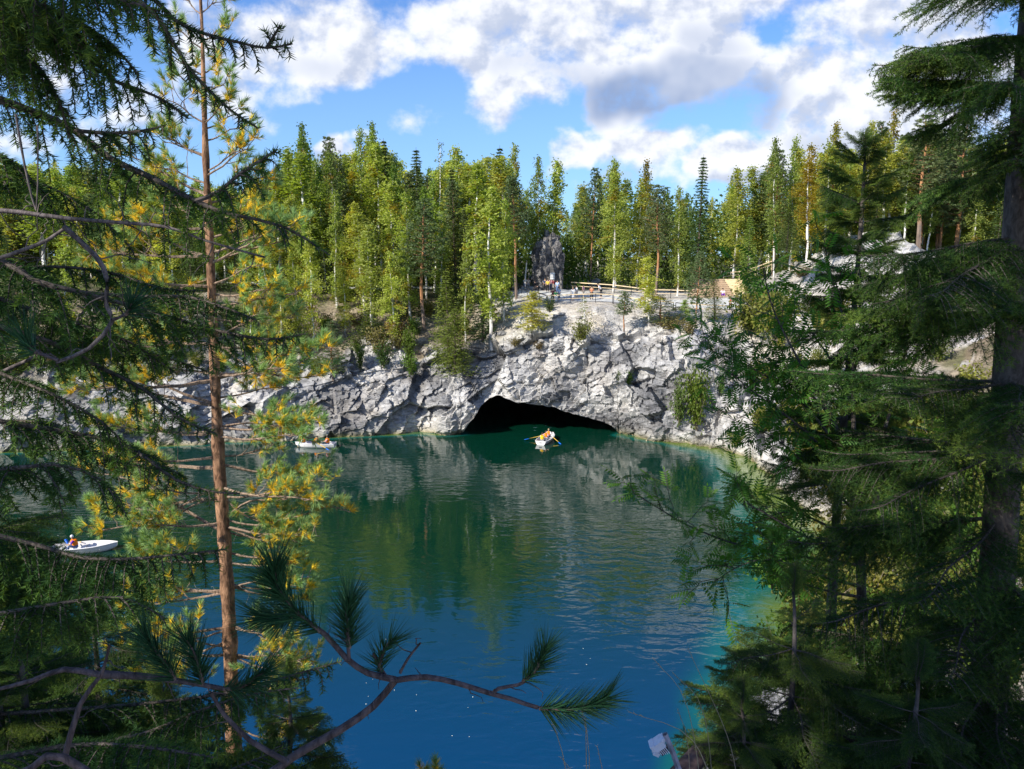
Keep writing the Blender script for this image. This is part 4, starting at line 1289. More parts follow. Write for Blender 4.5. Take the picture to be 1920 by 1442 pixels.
def pine_branch(root, path, seed, nshoot=14, spread=.22, r0=.010, start=.35, wood=(.25, .18, .13), **kw):
    rng = np.random.default_rng(seed); wd = Geo(); nd = Geo()
    pts = resample(path, .06); k = len(pts)
    pts = pts + np.cumsum(rng.normal(size=pts.shape) * .004, 0)
    wd.tube(pts, np.linspace(r0, .003, k), 5, wood)
    p, d, t = along(pts, nshoot, rng, start, 1.0)
    for i in range(nshoot):
        dd = norm(d[i] * .7 + rng.normal(size=3) * np.array([.6, .6, .45]) + np.array([0, 0, .25]))
        l = spread * (1.15 - t[i] * .7) * (.4 + .8 * rng.random())
        m = 5; q = p[i] + np.cumsum(norm(dd + rng.normal(size=(m, 3)) * .25) * l / m, 0); q = np.vstack([p[i], q])
        q[:, 2] += np.linspace(0, 1, m + 1) ** 2 * l * .3
        wd.tube(q, np.linspace(.004, .0022, m + 1), 3, wood, cap=False)
        e = norm(q[-1] - q[-2] + np.array([0, 0, .004]))
        ye = np.clip(.34 + .26 * rng.normal(), .0, .75)
        pine_shoot(nd, q[-1], e, rng, yellow=ye, **kw)
        for s_ in range(rng.integers(1, 4)):
            e2 = norm(e + rng.normal(size=3) * .75)
            pine_shoot(nd, q[-2], e2, rng, L=.055, n=50, yellow=ye, **kw)
    # bare grey twiglets inside
    dead_twigs(wd, pts[: int(k * .6) + 2], 5, .10, rng, (.30, .25, .20), .0018)
    o = link('branch', wd.mesh('branch', [M_TWIG]), root)
    link('needles', nd.mesh('needles', [M_PINE_N]), o)
def trunk_at(v): return float(np.interp(v, [b for a, b in tp], [a for a, b in tp]))
rr = random.Random(9)
# whorls: (v on the trunk, reach in px, how many)
PB = []
v = 40
while v < 1440:
    reach = float(np.interp(v, [0, 100, 200, 350, 500, 700, 850, 950, 1150, 1442], [25, 60, 95, 150, 205, 250, 250, 225, 195, 185]))
    nb = 2 if v < 200 else 3 if v < 330 else 4
    for j in range(nb):
        s = -1 if (j + int(v / 50)) % 2 else 1
        rc = reach * (.55 + .5 * rr.random()) * (1.1 if s < 0 else .78)
        rise = float(np.interp(v, [0, 300, 700, 1442], [-.85, -.45, -.10, .10])) + rr.gauss(0, .16)
        dy = rr.uniform(-.5, .5) * (rc / 240)
        PB.append((v + rr.uniform(-16, 16), s * rc, rise * rc, dy))
    v += 46 + v * .014
for i, (v0, dx, dv_, dy) in enumerate(PB[:86]):
    u0 = trunk_at(v0)
    path = [P(u0, v0, yP), P(u0 + dx * .35, v0 + dv_ * .45 + 4, yP + dy * .4), P(u0 + dx * .7, v0 + dv_ * .85, yP + dy * .8), P(u0 + dx, v0 + dv_, yP + dy)]
    pine_branch(rootP, [np.array(q) - rlP for q in path], 900 + i, nshoot=max(4, int(abs(dx) / 12)), r0=.004 + abs(dx) * .00005)
for i, (lst, ns) in enumerate([
    ([(420, 932), (455, 965), (500, 985), (520, 995)], 9), ([(428, 965), (470, 940), (540, 935), (600, 900), (620, 900)], 15),
    ([(430, 975), (480, 985), (560, 970), (610, 955), (650, 965)], 15), ([(430, 990), (480, 1010), (530, 1010), (560, 1020)], 10),
    ([(415, 935), (370, 945), (330, 965), (290, 972), (215, 990), (165, 1000)], 16), ([(415, 925), (380, 925), (320, 955), (240, 950), (200, 945)], 12),
    ([(436, 1100), (480, 1090), (540, 1095), (580, 1080)], 8), ([(425, 1110), (360, 1120), (300, 1130), (240, 1135)], 12),
    ([(408, 640), (470, 690), (560, 705), (620, 690)], 12), ([(402, 700), (480, 700), (540, 690), (600, 660)], 10),
    ([(410, 800), (480, 795), (540, 810), (590, 830)], 5), ([(399, 490), (450, 470), (520, 450), (560, 430)], 8), ([(430, 1200), (360, 1230), (300, 1240), (250, 1250)], 12), ([(432, 1230), (490, 1250), (540, 1240), (590, 1225)], 9), ([(436, 1330), (370, 1370), (320, 1380), (260, 1390)], 12), ([(438, 1360), (500, 1390), (550, 1380), (600, 1395)], 9), ([(440, 1420), (390, 1450), (340, 1430)], 8)]):
    pine_branch(rootP, [np.array(P(a, b, yP)) - rlP for a, b in lst], 1100 + i, nshoot=ns, start=.3)

# ------------------------------------------------------------------ pine bough right in front of the camera
rootN = empty('pine_tree', P(430, 1650, 1.0), 'pine whose forked dark bough with long needles crosses the bottom centre close to the camera', 'pine')
rlN = np.array(rootN.location)
def near_tuft(nd, pts, rng, n=230, nl=.062, w=.0019, t0=0.0, col=(.025, .080, .034), spread=.8):
    p, d, t = along(pts, n, rng, t0, 1.0)
    r = rng.normal(size=(n, 3)); r = norm(r - (r * d).sum(1)[:, None] * d)
    dv = norm(d * (.55 + .8 * t[:, None]) + r * spread)
    c = np.array(col) * (.6 + .8 * rng.random((n, 1)))
    nd.needles(p, dv, nl * (.75 + .4 * rng.random(n)), w, rng, c)
def near_branch(lst, y, r0, r1, tufts, seed, nneed=230, nl=.062):
    g, pts = limb(rootN, lst, y, r0 * .82, r1 * .85, (.085, .065, .065), seed=seed, jit=.003)
    rng = np.random.default_rng(seed)
    dead_twigs(g, pts, max(3, int(len(pts) * .35)), .045, rng, (.085, .065, .06), .0013)
    r0 *= 1
    nd = Geo(); has = False
    for (tl, ty) in tufts:
        q = resample([np.array(p) - rlN for p in pp(tl, ty)], .01)
        g.tube(q, np.linspace(.0035, .002, len(q)), 5, (.14, .10, .08))
        near_tuft(nd, q, rng, nneed, nl); has = True
    o = link('branch', g.mesh('branch', [M_TWIG], True), rootN)
    if has: link('needles', nd.mesh('needles', [M_PINE_N]), o)
near_branch([(400, 1680), (455, 1500), (520, 1442), (570, 1408), (640, 1368), (700, 1325), (742, 1275)], 1.15, .0105, .0068, [], 1)
near_branch([(742, 1275), (800, 1270), (860, 1282), (918, 1300), (960, 1312), (1010, 1328)], 1.15, .0062, .0040,
            [([(1010, 1328), (1060, 1330), (1110, 1322), (1140, 1308)], 1.15)], 2, 420, .060)
near_branch([(922, 1302), (935, 1290), (970, 1283), (985, 1275)], 1.15, .004, .003, [([(980, 1278), (1000, 1262), (1015, 1235), (1024, 1215)], 1.15)], 3, 250, .056)
near_branch([(742, 1275), (690, 1262), (650, 1235), (610, 1190), (570, 1160), (540, 1125)], 1.12, .0065, .004,
            [([(600, 1185), (560, 1150), (530, 1115), (500, 1080)], 1.1), ([(560, 1150), (530, 1160), (490, 1160)], 1.12), ([(540, 1125), (520, 1100), (515, 1060)], 1.1)], 4, 330, .066)
near_branch([(655, 1240), (653, 1210), (650, 1180)], 1.12, .004, .003, [([(655, 1215), (652, 1180), (650, 1150), (655, 1125)], 1.12)], 5, 320, .062)
near_branch([(722, 1265), (705, 1240), (700, 1225)], 1.13, .003, .003, [([(715, 1262), (712, 1245), (722, 1215), (735, 1200)], 1.13)], 6, 150, .055)
near_branch([(750, 1262), (765, 1235), (789, 1205)], 1.13, .003, .002, [], 7)
near_branch([(400, 1680), (300, 1560), (120, 1420), (60, 1440), (-80, 1500)], .95, .009, .005, [], 8)
near_branch([(120, 1425), (150, 1320), (190, 1265), (205, 1210)], 1.05, .006, .002, [], 9)
near_branch([(190, 1265), (120, 1255), (60, 1275), (-20, 1295)], 1.05, .006, .003, [], 10)
near_branch([(190, 1265), (260, 1268), (340, 1278), (420, 1292)], 1.1, .008, .004, [([(420, 1292), (450, 1290), (480, 1270), (500, 1260)], 1.1), ([(330, 1276), (300, 1230), (270, 1195)], 1.1), ([(380, 1284), (370, 1240), (350, 1200)], 1.1)], 11, 300, .062)
near_branch([(540, 1430), (470, 1390), (420, 1340), (395, 1300)], 1.1, .006, .003, [], 12)
near_branch([(212, 600), (235, 590), (245, 580)], 1.15, .003, .002, [([(235, 590), (243, 580), (248, 568)], 1.15)], 13, 90, .058)
near_branch([(110, 675), (80, 665), (55, 655)], 1.05, .003, .002, [([(70, 662), (55, 652), (48, 635)], 1.05)], 14, 110, .06)

# ------------------------------------------------------------------ rowan with feathered leaves
rootW = empty('rowan_tree', P(1622, 1500, 5.3), 'rowan with dark forked stems and feather-shaped leaves in front of the right shore', 'rowan')
rlW = np.array(rootW.location)
def rowan_leaf(g, p, d, rng, L=.17, col=(.075, .17, .026)):
    d = norm(d); up = norm(np.array([rng.normal() * .35, rng.normal() * .35, 1.0])); s = norm(np.cross(d, up)); up = np.cross(s, d)
    t = np.linspace(0, 1, 5)[:, None]
    rach = p + d * L * t - up * L * .28 * t ** 2
    g.tube(rach, [.0016, .0014, .0012, .001, .0008], 3, (.12, .10, .04), cap=False)
    c = np.array(col) * (.65 + .7 * rng.random())
    cen = []
    for k in range(7):
        tt = .28 + .72 * k / 6
        b = p + d * L * tt - up * L * .28 * tt ** 2
        for sg in ((-1, 1) if k < 6 else (0,)):
            dv = norm(d * (.45 if sg else 1) + s * sg * 1.0 - up * (.25 + .1 * rng.random()))
            ll = L * (.30 if k < 6 else .28) * (.85 + .3 * (1 - abs(tt - .55))); wv = norm(np.cross(dv, up)) * ll * .30
            mid = b + dv * ll * .45 - up * ll * .03; end = b + dv * ll - up * ll * .16
            V = np.array([b, mid + wv * .5, end, mid - wv * .5, mid - up * ll * .05])
            g.add(V, [(0, 4, 1), (1, 4, 2), (2, 4, 3), (3, 4, 0)], None, c)
def rowan_limb(lst, y, seed, r0=.012, n=22, start=.35, stem=False):
    rng = np.random.default_rng(seed); wd = Geo(); lf = Geo()
    pts = resample([np.array(q) - rlW for q in pp([(a, b, y + .25 * math.sin(seed * 1.7 + a * .004)) for a, b in lst], y)], .05)
    k = len(pts); wd.tube(pts, np.linspace(r0, .003, k), 7, (.10, .085, .075))
    p, d, t = along(pts, n, rng, start, 1.0)
    for i in range(n):
        dd = norm(d[i] * .6 + rng.normal(size=3) * .6 + np.array([0, 0, .2])); l = .10 + .22 * rng.random()
        q = p[i] + np.cumsum(norm(dd + rng.normal(size=(4, 3)) * .2) * l / 4, 0); q = np.vstack([p[i], q])
        wd.tube(q, np.linspace(.004, .002, 5), 3, (.10, .085, .07), cap=False)
        m = rng.integers(4, 7)
        for j in range(m):
            e = norm(dd * .5 + rng.normal(size=3) * .8 + np.array([0, 0, .1]))
            rowan_leaf(lf, q[rng.integers(2, 5)], e, rng, L=.12 + .07 * rng.random())
    o = link('branch', wd.mesh('branch', [M_TWIG], True), rootW)
    link('leaves', lf.mesh('leaves', [M_ROWAN]), o)
gW = Geo()
for (lst, r0, r1) in [([(1622, 1500), (1620, 1320), (1618, 1200), (1615, 1100), (1612, 1010)], .042, .032), ([(1612, 1010), (1600, 930), (1588, 860), (1560, 780)], .026, .014),
                      ([(1612, 1010), (1608, 920), (1603, 860), (1600, 780), (1600, 700)], .024, .012), ([(1613, 1010), (1645, 930), (1655, 880), (1660, 800)], .026, .013)]:
    pts = resample([np.array(q) - rlW for q in pp(lst, 5.3)], .08)
    gW.tube(pts, np.linspace(r0, r1, len(pts)), 10, (.10, .085, .075))
link('trunk', gW.mesh('trunk', [M_BARK], True), rootW)
for i, (lst, y, n) in enumerate([
    ([(1560, 780), (1500, 680), (1450, 580), (1430, 500)], 5.3, 11), ([(1600, 700), (1590, 620), (1570, 560), (1548, 470)], 5.3, 7),
    ([(1600, 780), (1560, 680), (1520, 620), (1490, 560)], 5.4, 8), ([(1588, 860), (1500, 750), (1410, 690), (1340, 660), (1312, 640)], 5.3, 20),
    ([(1600, 900), (1500, 800), (1420, 740), (1370, 700)], 5.4, 18), ([(1605, 960), (1520, 880), (1450, 820), (1395, 800)], 5.2, 14),
    ([(1612, 1060), (1480, 1040), (1380, 1020), (1290, 985), (1230, 950), (1188, 925)], 5.2, 14), ([(1612, 1040), (1520, 1010), (1430, 960), (1365, 925)], 5.3, 14),
    ([(1615, 1100), (1540, 1080), (1450, 1050), (1390, 1060), (1340, 1090)], 5.2, 16), ([(1612, 1020), (1560, 990), (1480, 960), (1400, 985)], 5.4, 14),
    ([(1616, 1120), (1560, 1110), (1500, 1090), (1440, 1040)], 5.1, 14), ([(1660, 800), (1690, 700), (1700, 620)], 5.4, 12), ([(1590, 840), (1540, 760), (1470, 700), (1400, 640)], 5.3, 18),
    ([(1600, 700), (1620, 620), (1600, 540), (1580, 500)], 5.3, 5), ([(1655, 880), (1700, 860), (1760, 820)], 5.4, 8)]):
    rowan_limb(lst, y, 1300 + i, n=n)

# ------------------------------------------------------------------ trees standing behind the camera that keep the foreground in shade
for k, (x, y, H, sd) in enumerate([(-4.6, -1.6, 11.5, 1), (-7.6, -4.2, 10, 3)]):
    r = put_tree('spruce', x, y, H, ['tall spruce behind the camera on the left, nearest the left edge tree', 'spruce farther left behind the camera', 'tallest spruce behind the camera', 'shorter spruce directly behind the camera'][k], 'spruce', None, variant=k, z=17.6, wide=[.7, .9][k])
# ------------------------------------------------------------------ rocks
M_PILLAR = rock_mat('pillar_rock', False, (.27, .255, .24), (.075, .075, .085), 1.3)
M_PALE = rock_mat('pale_boulder', False, (.58, .54, .48), (.30, .28, .26), 1.6)
M_GREY = rock_mat('grey_boulder', False, (.36, .35, .34), (.17, .17, .17), 1.6)
def rock(name, c, size, seed, mt, label, group=None, flat=.35, amp=.30, n=46, box=2.6, cat='boulder', shape=None, rz=0.0):
    """fractured block: a rounded box broken by tilted planes"""
    th = np.linspace(0, np.pi, n)[:, None]; ph = np.linspace(0, 2 * np.pi, n * 2, endpoint=False)[None, :]
    d = np.stack([np.sin(th) * np.cos(ph), np.sin(th) * np.sin(ph), np.cos(th) * np.ones_like(ph)], -1).reshape(-1, 3)
    r = (np.abs(d) ** box).sum(1) ** (-1 / box)
    q = d * r[:, None]
    f1, _, _ = facets(q * 1.5 + seed * 7.1, seed, 1.2, .5); f2, _, _ = facets(q * 3.6 + seed * 3.3, seed + 5, 1.1, .4)
    q = q * (1 + amp * f1 + amp * .35 * f2)[:, None]
    if shape is not None: q = shape(q)
    q = q * np.array(size) / 2
    ca, sa = math.cos(rz), math.sin(rz)
    q = np.stack([q[:, 0] * ca - q[:, 1] * sa, q[:, 0] * sa + q[:, 1] * ca, q[:, 2]], 1)
    o = link(name, mesh_np(name, q, grid_faces(n, n * 2, True), [mt])); o.location = c
    return tag(o, label, cat, group)
hp = hit(1024, 518); yP_ = 108.0; zP_ = ground(P(1024, 500, yP_).x, yP_)
def pil(q):
    q = q.copy(); up = np.clip((q[:, 2] + 1) / 2, 0, 1.2)
    q[:, 0] = q[:, 0] * (1 - .5 * np.clip(up - .55, 0, 1) * (q[:, 0] < 0))
    q[:, 2] -= np.where(q[:, 0] > .1, (q[:, 0] - .1) * .30 * up, 0)
    return q
zt = zpix(yP_, 443)
rock('rock_pillar', (P(1027, 500, yP_).x, yP_, (zt + zP_) / 2 - .6), (3.8, 3.4, zt - zP_ + 1.2), 3, M_PILLAR, 'tall dark rock pillar with a sunlit left shoulder at the end of the path', cat='rock', n=70, amp=.28, shape=pil, rz=.35, box=3.4)
for i, (u, v, sx, sy, sz, m, lab, gp) in enumerate([
    (1114, 538, 1.9, 1.6, 1.5, M_GREY, 'grey angular boulder beside the terrace below the white birch stems', None),
    (1077, 510, 2.8, 2.0, 1.6, M_PILLAR, 'dark boulder in the shade to the right of the rock pillar', None),
    (1098, 512, 1.7, 1.4, 1.2, M_PILLAR, 'smaller dark boulder farther right of the rock pillar', None),
    (1242, 640, 1.3, .9, .8, M_PALE, 'white block of stone on the lip of the cliff right of the cave', None),
    (1410, 490, 3.0, 2.0, 3.4, M_PILLAR, 'dark jagged rock above the top of the wooden steps', None),
    (1388, 500, 2.0, 1.6, 2.4, M_PILLAR, 'dark rock left of the jagged one above the steps', None),
    (645, 742 - 48, 2.0, 1.4, 1.1, M_GREY, 'grey slab lying on the cliff rim above the row boat', None),
    (1045, 655, 1.5, 1.0, .8, M_GREY, 'grey block on the lip of the cliff above the cave', None),
    (1010, 668, 1.2, .9, .7, M_PALE, 'pale block on the lip left of the grey block above the cave', None)]):
    h = at_hit(u, v); rock('boulder', (h.x, h.y, h.z + sz * .25), (sx, sy, sz), 20 + i, m, lab, gp, n=26)
rb = random.Random(8)
for i in range(26):
    u = 1000 + 95 * rb.random(); v = 523 + 13 * rb.random() - (u - 1000) * .02
    h = at_hit(u, v); s = .5 + .7 * rb.random()
    rock('boulder', (h.x, h.y, h.z + s * .15), (s * 1.5, s, s), 60 + i, M_PALE, 'pale stone in the row of broken stones at the foot of the rock pillar', 'pale stones below the pillar', n=14)
for i in range(34):
    u = 940 + 380 * rb.random(); v = 590 + 60 * rb.random()
    h = at_hit(u, v); s = .25 + .55 * rb.random() ** 2
    rock('stone', (h.x, h.y, h.z + s * .1), (s * 1.4, s, s * .8), 160 + i, rb.choice([M_PALE, M_GREY]), 'loose stone on the gravel slope between cave and terrace', 'loose stones on the gravel slope', n=12, cat='stone')

# ------------------------------------------------------------------ path and gravel terrace
def strip(name, pts, w, mt, lift=.05):
    """a sheet laid over the ground along a line of (u, v) pixels"""
    c = resample([np.array(p) for p in pts], .8)
    tg = norm(np.gradient(c, axis=0)); s = norm(np.cross(tg, [0, 0, 1.0])); k = 7
    ww = np.interp(np.linspace(0, 1, len(c)), np.linspace(0, 1, len(w)), w)
    V = np.stack([c + s * (ww * (j / (k - 1) - .5))[:, None] for j in range(k)], 1).reshape(-1, 3)
    V[:, 2] = [ground(a, b) + lift for a, b, _ in V]
    o = link(name, mesh_np(name, V, grid_faces(len(c), k), [mt])); return tag(o, kind='structure')
M_GRAVEL = simple('pale_gravel', (.52, .52, .50), .95, var=.16, bump=.01, bscale=5, spec=.1)
def gpt(u, v):
    h = at_hit(u, v); return (h.x, h.y, h.z)
def gxy(u, y):
    x = (u - 960) / FPX * y; return (x, y, ground(x, y))
strip('path', [gxy(985, 118), gxy(1006, 110), gxy(1020, 104), gxy(1060, 99), gxy(1110, 97.5), gxy(1170, 97), gxy(1250, 96), gxy(1330, 96), gxy(1400, 96)], [2.5, 4, 6.5, 8.0, 6.5, 5, 4.5, 5, 5.5], M_GRAVEL)
strip('footpath', [gxy(-200, 110), gxy(100, 109.5), gxy(450, 108.5), gxy(700, 110.5), gxy(860, 116)], [2.4, 2.4, 2.2], M_GRAVEL)

# ------------------------------------------------------------------ railings, steps, signs
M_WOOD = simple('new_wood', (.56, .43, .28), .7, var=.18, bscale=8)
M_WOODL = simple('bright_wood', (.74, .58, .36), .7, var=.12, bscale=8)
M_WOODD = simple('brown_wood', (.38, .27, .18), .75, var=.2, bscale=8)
M_POST = simple('dark_steel', (.035, .035, .04), .5, metal=.3)
M_WHITE = simple('white_panel', (.80, .80, .78), .5)
M_INK = simple('panel_ink', (.12, .14, .13), .6)
def railing(pts, label, hgt=1.1, rails=(1.08, .62), group='railings of the viewing terrace', step=2.4, rm=None, pm=None, lift=0):
    pts = [Vector(p) for p in pts]
    root = empty('railing', pts[0], label, 'railing', group)
    rp = []
    for a, b in zip(pts[:-1], pts[1:]):
        n = max(1, round((b - a).length / step))
        for k in range(n): rp.append(a.lerp(b, k / n))
    rp.append(pts[-1]); rp = [Vector((p.x, p.y, ground(p.x, p.y) + lift)) - pts[0] for p in rp]
    for p in rp:
        g = Geo(); g.box((p.x, p.y, p.z + hgt / 2 - .1), (.07, .07, hgt + .2)); link('post', g.mesh('post', [pm or M_POST]), root)
    for h in rails:
        g = Geo()
        for a, b in zip(rp[:-1], rp[1:]):
            d = (b - a); L = d.length; q = d.to_track_quat('X', 'Z').to_matrix()
            c = (a + b) / 2; g.box((c.x, c.y, c.z + h), (L, .05 if h > 1 else .035, .11 if h > 1 else .06), R=q)
        link('rail', g.mesh('rail', [rm or M_WOODL]), root)
    return root
railing([gxy(1026, 94.2), gxy(1070, 94), gxy(1116, 94), gxy(1148, 94)], 'front railing of the terrace, facing the lake above the cave')
railing([gxy(1150, 93.8), gxy(1200, 92.6), gxy(1262, 91.5)], 'railing continuing right of the terrace front above the white rubble')
railing([gxy(1266, 91.4), gxy(1310, 91), gxy(1372, 91)], 'railing along the path in front of the wooden steps')
railing([gxy(1070, 106), gxy(1105, 103), gxy(1150, 101), gxy(1215, 99.5)], 'back railing of the terrace in front of the birch stems')
railing([gxy(1222, 99.5), gxy(1290, 99)], 'short back railing left of the wooden steps')
railing([gxy(1024, 94.6), gxy(1000, 98), gxy(978, 103), gxy(962, 109)], 'dark railing at the left end of the terrace beside the wood', rm=M_POST)
# steps
fx0 = gxy(1288, 100); fx1 = gxy(1376, 100)
zb = fx0[2]; ztop = zpix(106.5, 523); nst = 9
root = empty('wooden_steps', (fx0[0], 100, zb), 'broad brown wooden seating steps right of the terrace', 'steps')
for k in range(nst):
    g = Geo(); hz = (ztop - zb) * (k + 1) / nst; ins = k * .32
    g.box(((fx1[0] - fx0[0] + ins) / 2, .7 * k + .35, hz - .03), (fx1[0] - fx0[0] - ins, .68, .06), m=0)
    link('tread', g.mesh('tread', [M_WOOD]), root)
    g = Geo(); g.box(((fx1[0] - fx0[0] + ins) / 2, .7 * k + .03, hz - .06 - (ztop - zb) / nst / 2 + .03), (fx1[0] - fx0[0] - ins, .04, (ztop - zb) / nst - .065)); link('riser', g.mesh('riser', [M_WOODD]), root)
sx0 = gxy(1379, 100); sx1 = gxy(1412, 100)
root = empty('wooden_stairs', (sx0[0], 100, zb), 'bright new wooden stair flight at the right side of the brown seating steps', 'stairs')
ns2 = 18
for k in range(ns2):
    g = Geo(); hz = (ztop - zb) * (k + 1) / ns2
    g.box(((sx1[0] - sx0[0]) / 2, .35 * k + .17, hz / 2), (sx1[0] - sx0[0], .348, hz)); link('step', g.mesh('step', [M_WOODL]), root)
railing([(gxy(1352, 107.5)[0], 107.3, 0), (gxy(1440, 107.5)[0], 107.3, 0)], 'light wooden railing along the top of the wooden steps', lift=ztop - ground(gxy(1390, 107)[0], 107.3), group=None, pm=M_WOODL)
def sign(u, y, w, h, hb, label, rows):
    p = gxy(u, y); root = empty('sign_board', p, label, 'sign')
    g = Geo(); g.box((-w / 2 + .04, 0, hb / 2), (.06, .06, hb)); link('post', g.mesh('post', [M_POST]), root)
    g = Geo(); g.box((w / 2 - .04, 0, hb / 2), (.06, .06, hb)); link('post', g.mesh('post', [M_POST]), root)
    for k in range(rows):
        g = Geo(); g.box((0, -.06, hb - h / rows * (k + .5)), (w, .04, h / rows * .72)); link('panel', g.mesh('panel', [M_WHITE]), root)
sign(1035, 103.5, .62, .95, 2.6, 'board with white panels in front of the rock pillar', 4)
sign(734, 108.5, .75, 1.2, 2.3, 'pale notice board among the trees of the left slope', 1)

# ------------------------------------------------------------------ people
def cloth(name, c): return simple(name, c, .8, spec=.2)
SKIN = cloth('skin', (.52, .33, .24)); HAIRB = cloth('dark_hair', (.04, .03, .025)); HAIRL = cloth('light_hair', (.36, .26, .15)); CAPW = cloth('white_cap', (.75, .75, .74))
FAB = {k: cloth(k + '_cloth', v) for k, v in dict(black=(.02, .02, .022), navy=(.03, .045, .10), white=(.80, .80, .80), pink=(.70, .38, .40), darkred=(.22, .04, .05), lightblue=(.40, .52, .70), green=(.10, .42, .14),
        yellow=(.75, .55, .08), denim=(.12, .18, .32), grey=(.28, .28, .29), beige=(.60, .52, .42), orange=(.95, .24, .01), rust=(.50, .20, .10), red=(.55, .06, .05), purple=(.20, .05, .40), vestyellow=(.95, .55, .02)).items()}
def skinned(name, verts, edges, radii, mt, parent, lvl=1):
    me = bpy.data.meshes.new(name); me.from_pydata(verts, edges, [])
    me.materials.append(mt)
    o = link(name, me, parent)
    md = o.modifiers.new('Skin', 'SKIN')
    if not me.skin_vertices:
        return o
    for i, r in enumerate(radii):
        sv = me.skin_vertices[0].data[i]; sv.radius = (r, r); sv.use_root = (i == 0)
    ss = o.modifiers.new('Subsurf', 'SUBSURF'); ss.levels = lvl; ss.render_levels = lvl
    for p in me.polygons: p.use_smooth = True
    return o
def person(loc, rz, label, top, legs, hair='dark', pose='stand', vest=None, scale=1.0, cap=None, lean=0.0, arms='down', group=None, skirt=False, pack=None):
    root = empty('person', loc, label, 'person', group, rz); root.scale = (scale,) * 3
    if pose == 'stand':
        s = lean
        J = dict(pel=(0, 0, .93), bel=(0, s * .12, 1.10), che=(0, s * .32, 1.31), nek=(0, s * .45, 1.46), hb=(0, s * .5, 1.53), hd=(0, s * .52 + .02, 1.63), ht=(0, s * .52, 1.72))
        for sg, n in ((-1, 'l'), (1, 'r')):
            J['hip' + n] = (sg * .10, 0, .88); J['kne' + n] = (sg * .11, .04 * sg, .48); J['ank' + n] = (sg * .12, -.03 + .08 * sg, .08); J['toe' + n] = (sg * .13, .11 + .08 * sg, .035)
            J['sho' + n] = (sg * .19, s * .34, 1.39)
            if arms == 'down': J['elb' + n] = (sg * .25, s * .3 - .02, 1.12); J['wri' + n] = (sg * .24, s * .3 + .08, .90); J['han' + n] = (sg * .23, s * .3 + .11, .82)
            else: J['elb' + n] = (sg * .26, s * .3 + .08, 1.14); J['wri' + n] = (sg * .12, s * .3 + .28, 1.22); J['han' + n] = (sg * .06, s * .3 + .32, 1.28)
    else:
        J = dict(pel=(0, 0, .10), bel=(0, .02 + lean * .1, .28), che=(0, .04 + lean * .25, .49), nek=(0, .05 + lean * .35, .64), hb=(0, .06 + lean * .38, .70), hd=(0, .08 + lean * .4, .80), ht=(0, .06 + lean * .4, .89))
        for sg, n in ((-1, 'l'), (1, 'r')):
            J['hip' + n] = (sg * .10, .04, .10); J['kne' + n] = (sg * .14, .46, .20); J['ank' + n] = (sg * .13, .56, -.20); J['toe' + n] = (sg * .13, .70, -.24)
            J['sho' + n] = (sg * .20, .05 + lean * .3, .56)
            J['elb' + n] = (sg * .28, .18 + lean * .3, .34); J['wri' + n] = (sg * .24, .42 + lean * .3, .36); J['han' + n] = (sg * .22, .50 + lean * .3, .37)
    R_ = dict(pel=.125, bel=.115, che=.135, nek=.055, hb=.065, hd=.095, ht=.06, hip=.09, kne=.06, ank=.04, toe=.035, sho=.055, elb=.042, wri=.03, han=.036)
    rad = lambda k, e=0: R_.get(k, R_.get(k[:3], .05)) + e
    def part(name, keys, links_, mt, e=0):
        idx = {k: i for i, k in enumerate(keys)}
        return skinned(name, [J[k] for k in keys], [(idx[a], idx[b]) for a, b in links_], [rad(k, e) for k in keys], mt, root)
    L = [('pel', 'bel'), ('bel', 'che'), ('che', 'nek'), ('nek', 'hb'), ('hb', 'hd'), ('hd', 'ht')]
    for n in 'lr': L += [('che', 'sho' + n), ('sho' + n, 'elb' + n), ('elb' + n, 'wri' + n), ('wri' + n, 'han' + n), ('pel', 'hip' + n), ('hip' + n, 'kne' + n), ('kne' + n, 'ank' + n), ('ank' + n, 'toe' + n)]
    part('body', list(J), L, SKIN)
    sk = ['pel', 'bel', 'che', 'shol', 'elbl', 'shor', 'elbr']
    part('shirt', sk, [('pel', 'bel'), ('bel', 'che'), ('che', 'shol'), ('shol', 'elbl'), ('che', 'shor'), ('shor', 'elbr')], FAB[top], .022)
    if skirt:
        g = Geo(); z0 = J['pel'][2]; g.tube([(0, 0, z0 + .12), (0, 0, z0 - .1), (0, .01, z0 - .45)], [.14, .19, .25], 12, cap=False); link('skirt', g.mesh('skirt', [FAB[legs]], True), root)
    else:
        part('trousers', ['pel', 'hipl', 'knel', 'ankl', 'hipr', 'kner', 'ankr'], [('pel', 'hipl'), ('hipl', 'knel'), ('knel', 'ankl'), ('pel', 'hipr'), ('hipr', 'kner'), ('kner', 'ankr')], FAB[legs], .024)
    hc = np.array(J['hd']) + np.array([0, -.02, .035])
    th = np.linspace(0, np.pi * .62, 7)[:, None]; ph = np.linspace(0, 2 * np.pi, 12, endpoint=False)[None]
    hv = np.stack([np.sin(th) * np.cos(ph) * .105, np.sin(th) * np.sin(ph) * .115, np.cos(th) * .115 * np.ones_like(ph)], -1).reshape(-1, 3) + hc
    link('cap' if cap else 'hair', mesh_np('hair', hv, grid_faces(7, 12, True), [CAPW if cap else HAIRB if hair == 'dark' else HAIRL], smooth=True), root)
    if vest:
        z0, z1 = J['pel'][2] + .10, J['che'][2] + .09; c0, c1 = np.array(J['bel']), np.array(J['che'])
        g = Geo(); g.tube([(c0[0], c0[1], z0), ((c0 + c1) / 2)[:2].tolist() + [(z0 + z1) / 2], (c1[0], c1[1], z1), (c1[0], c1[1] - .01, z1 + .05)], [.185, .20, .205, .12], 14)
        link('life_vest', g.mesh('life_vest', [FAB[vest]], True), root)
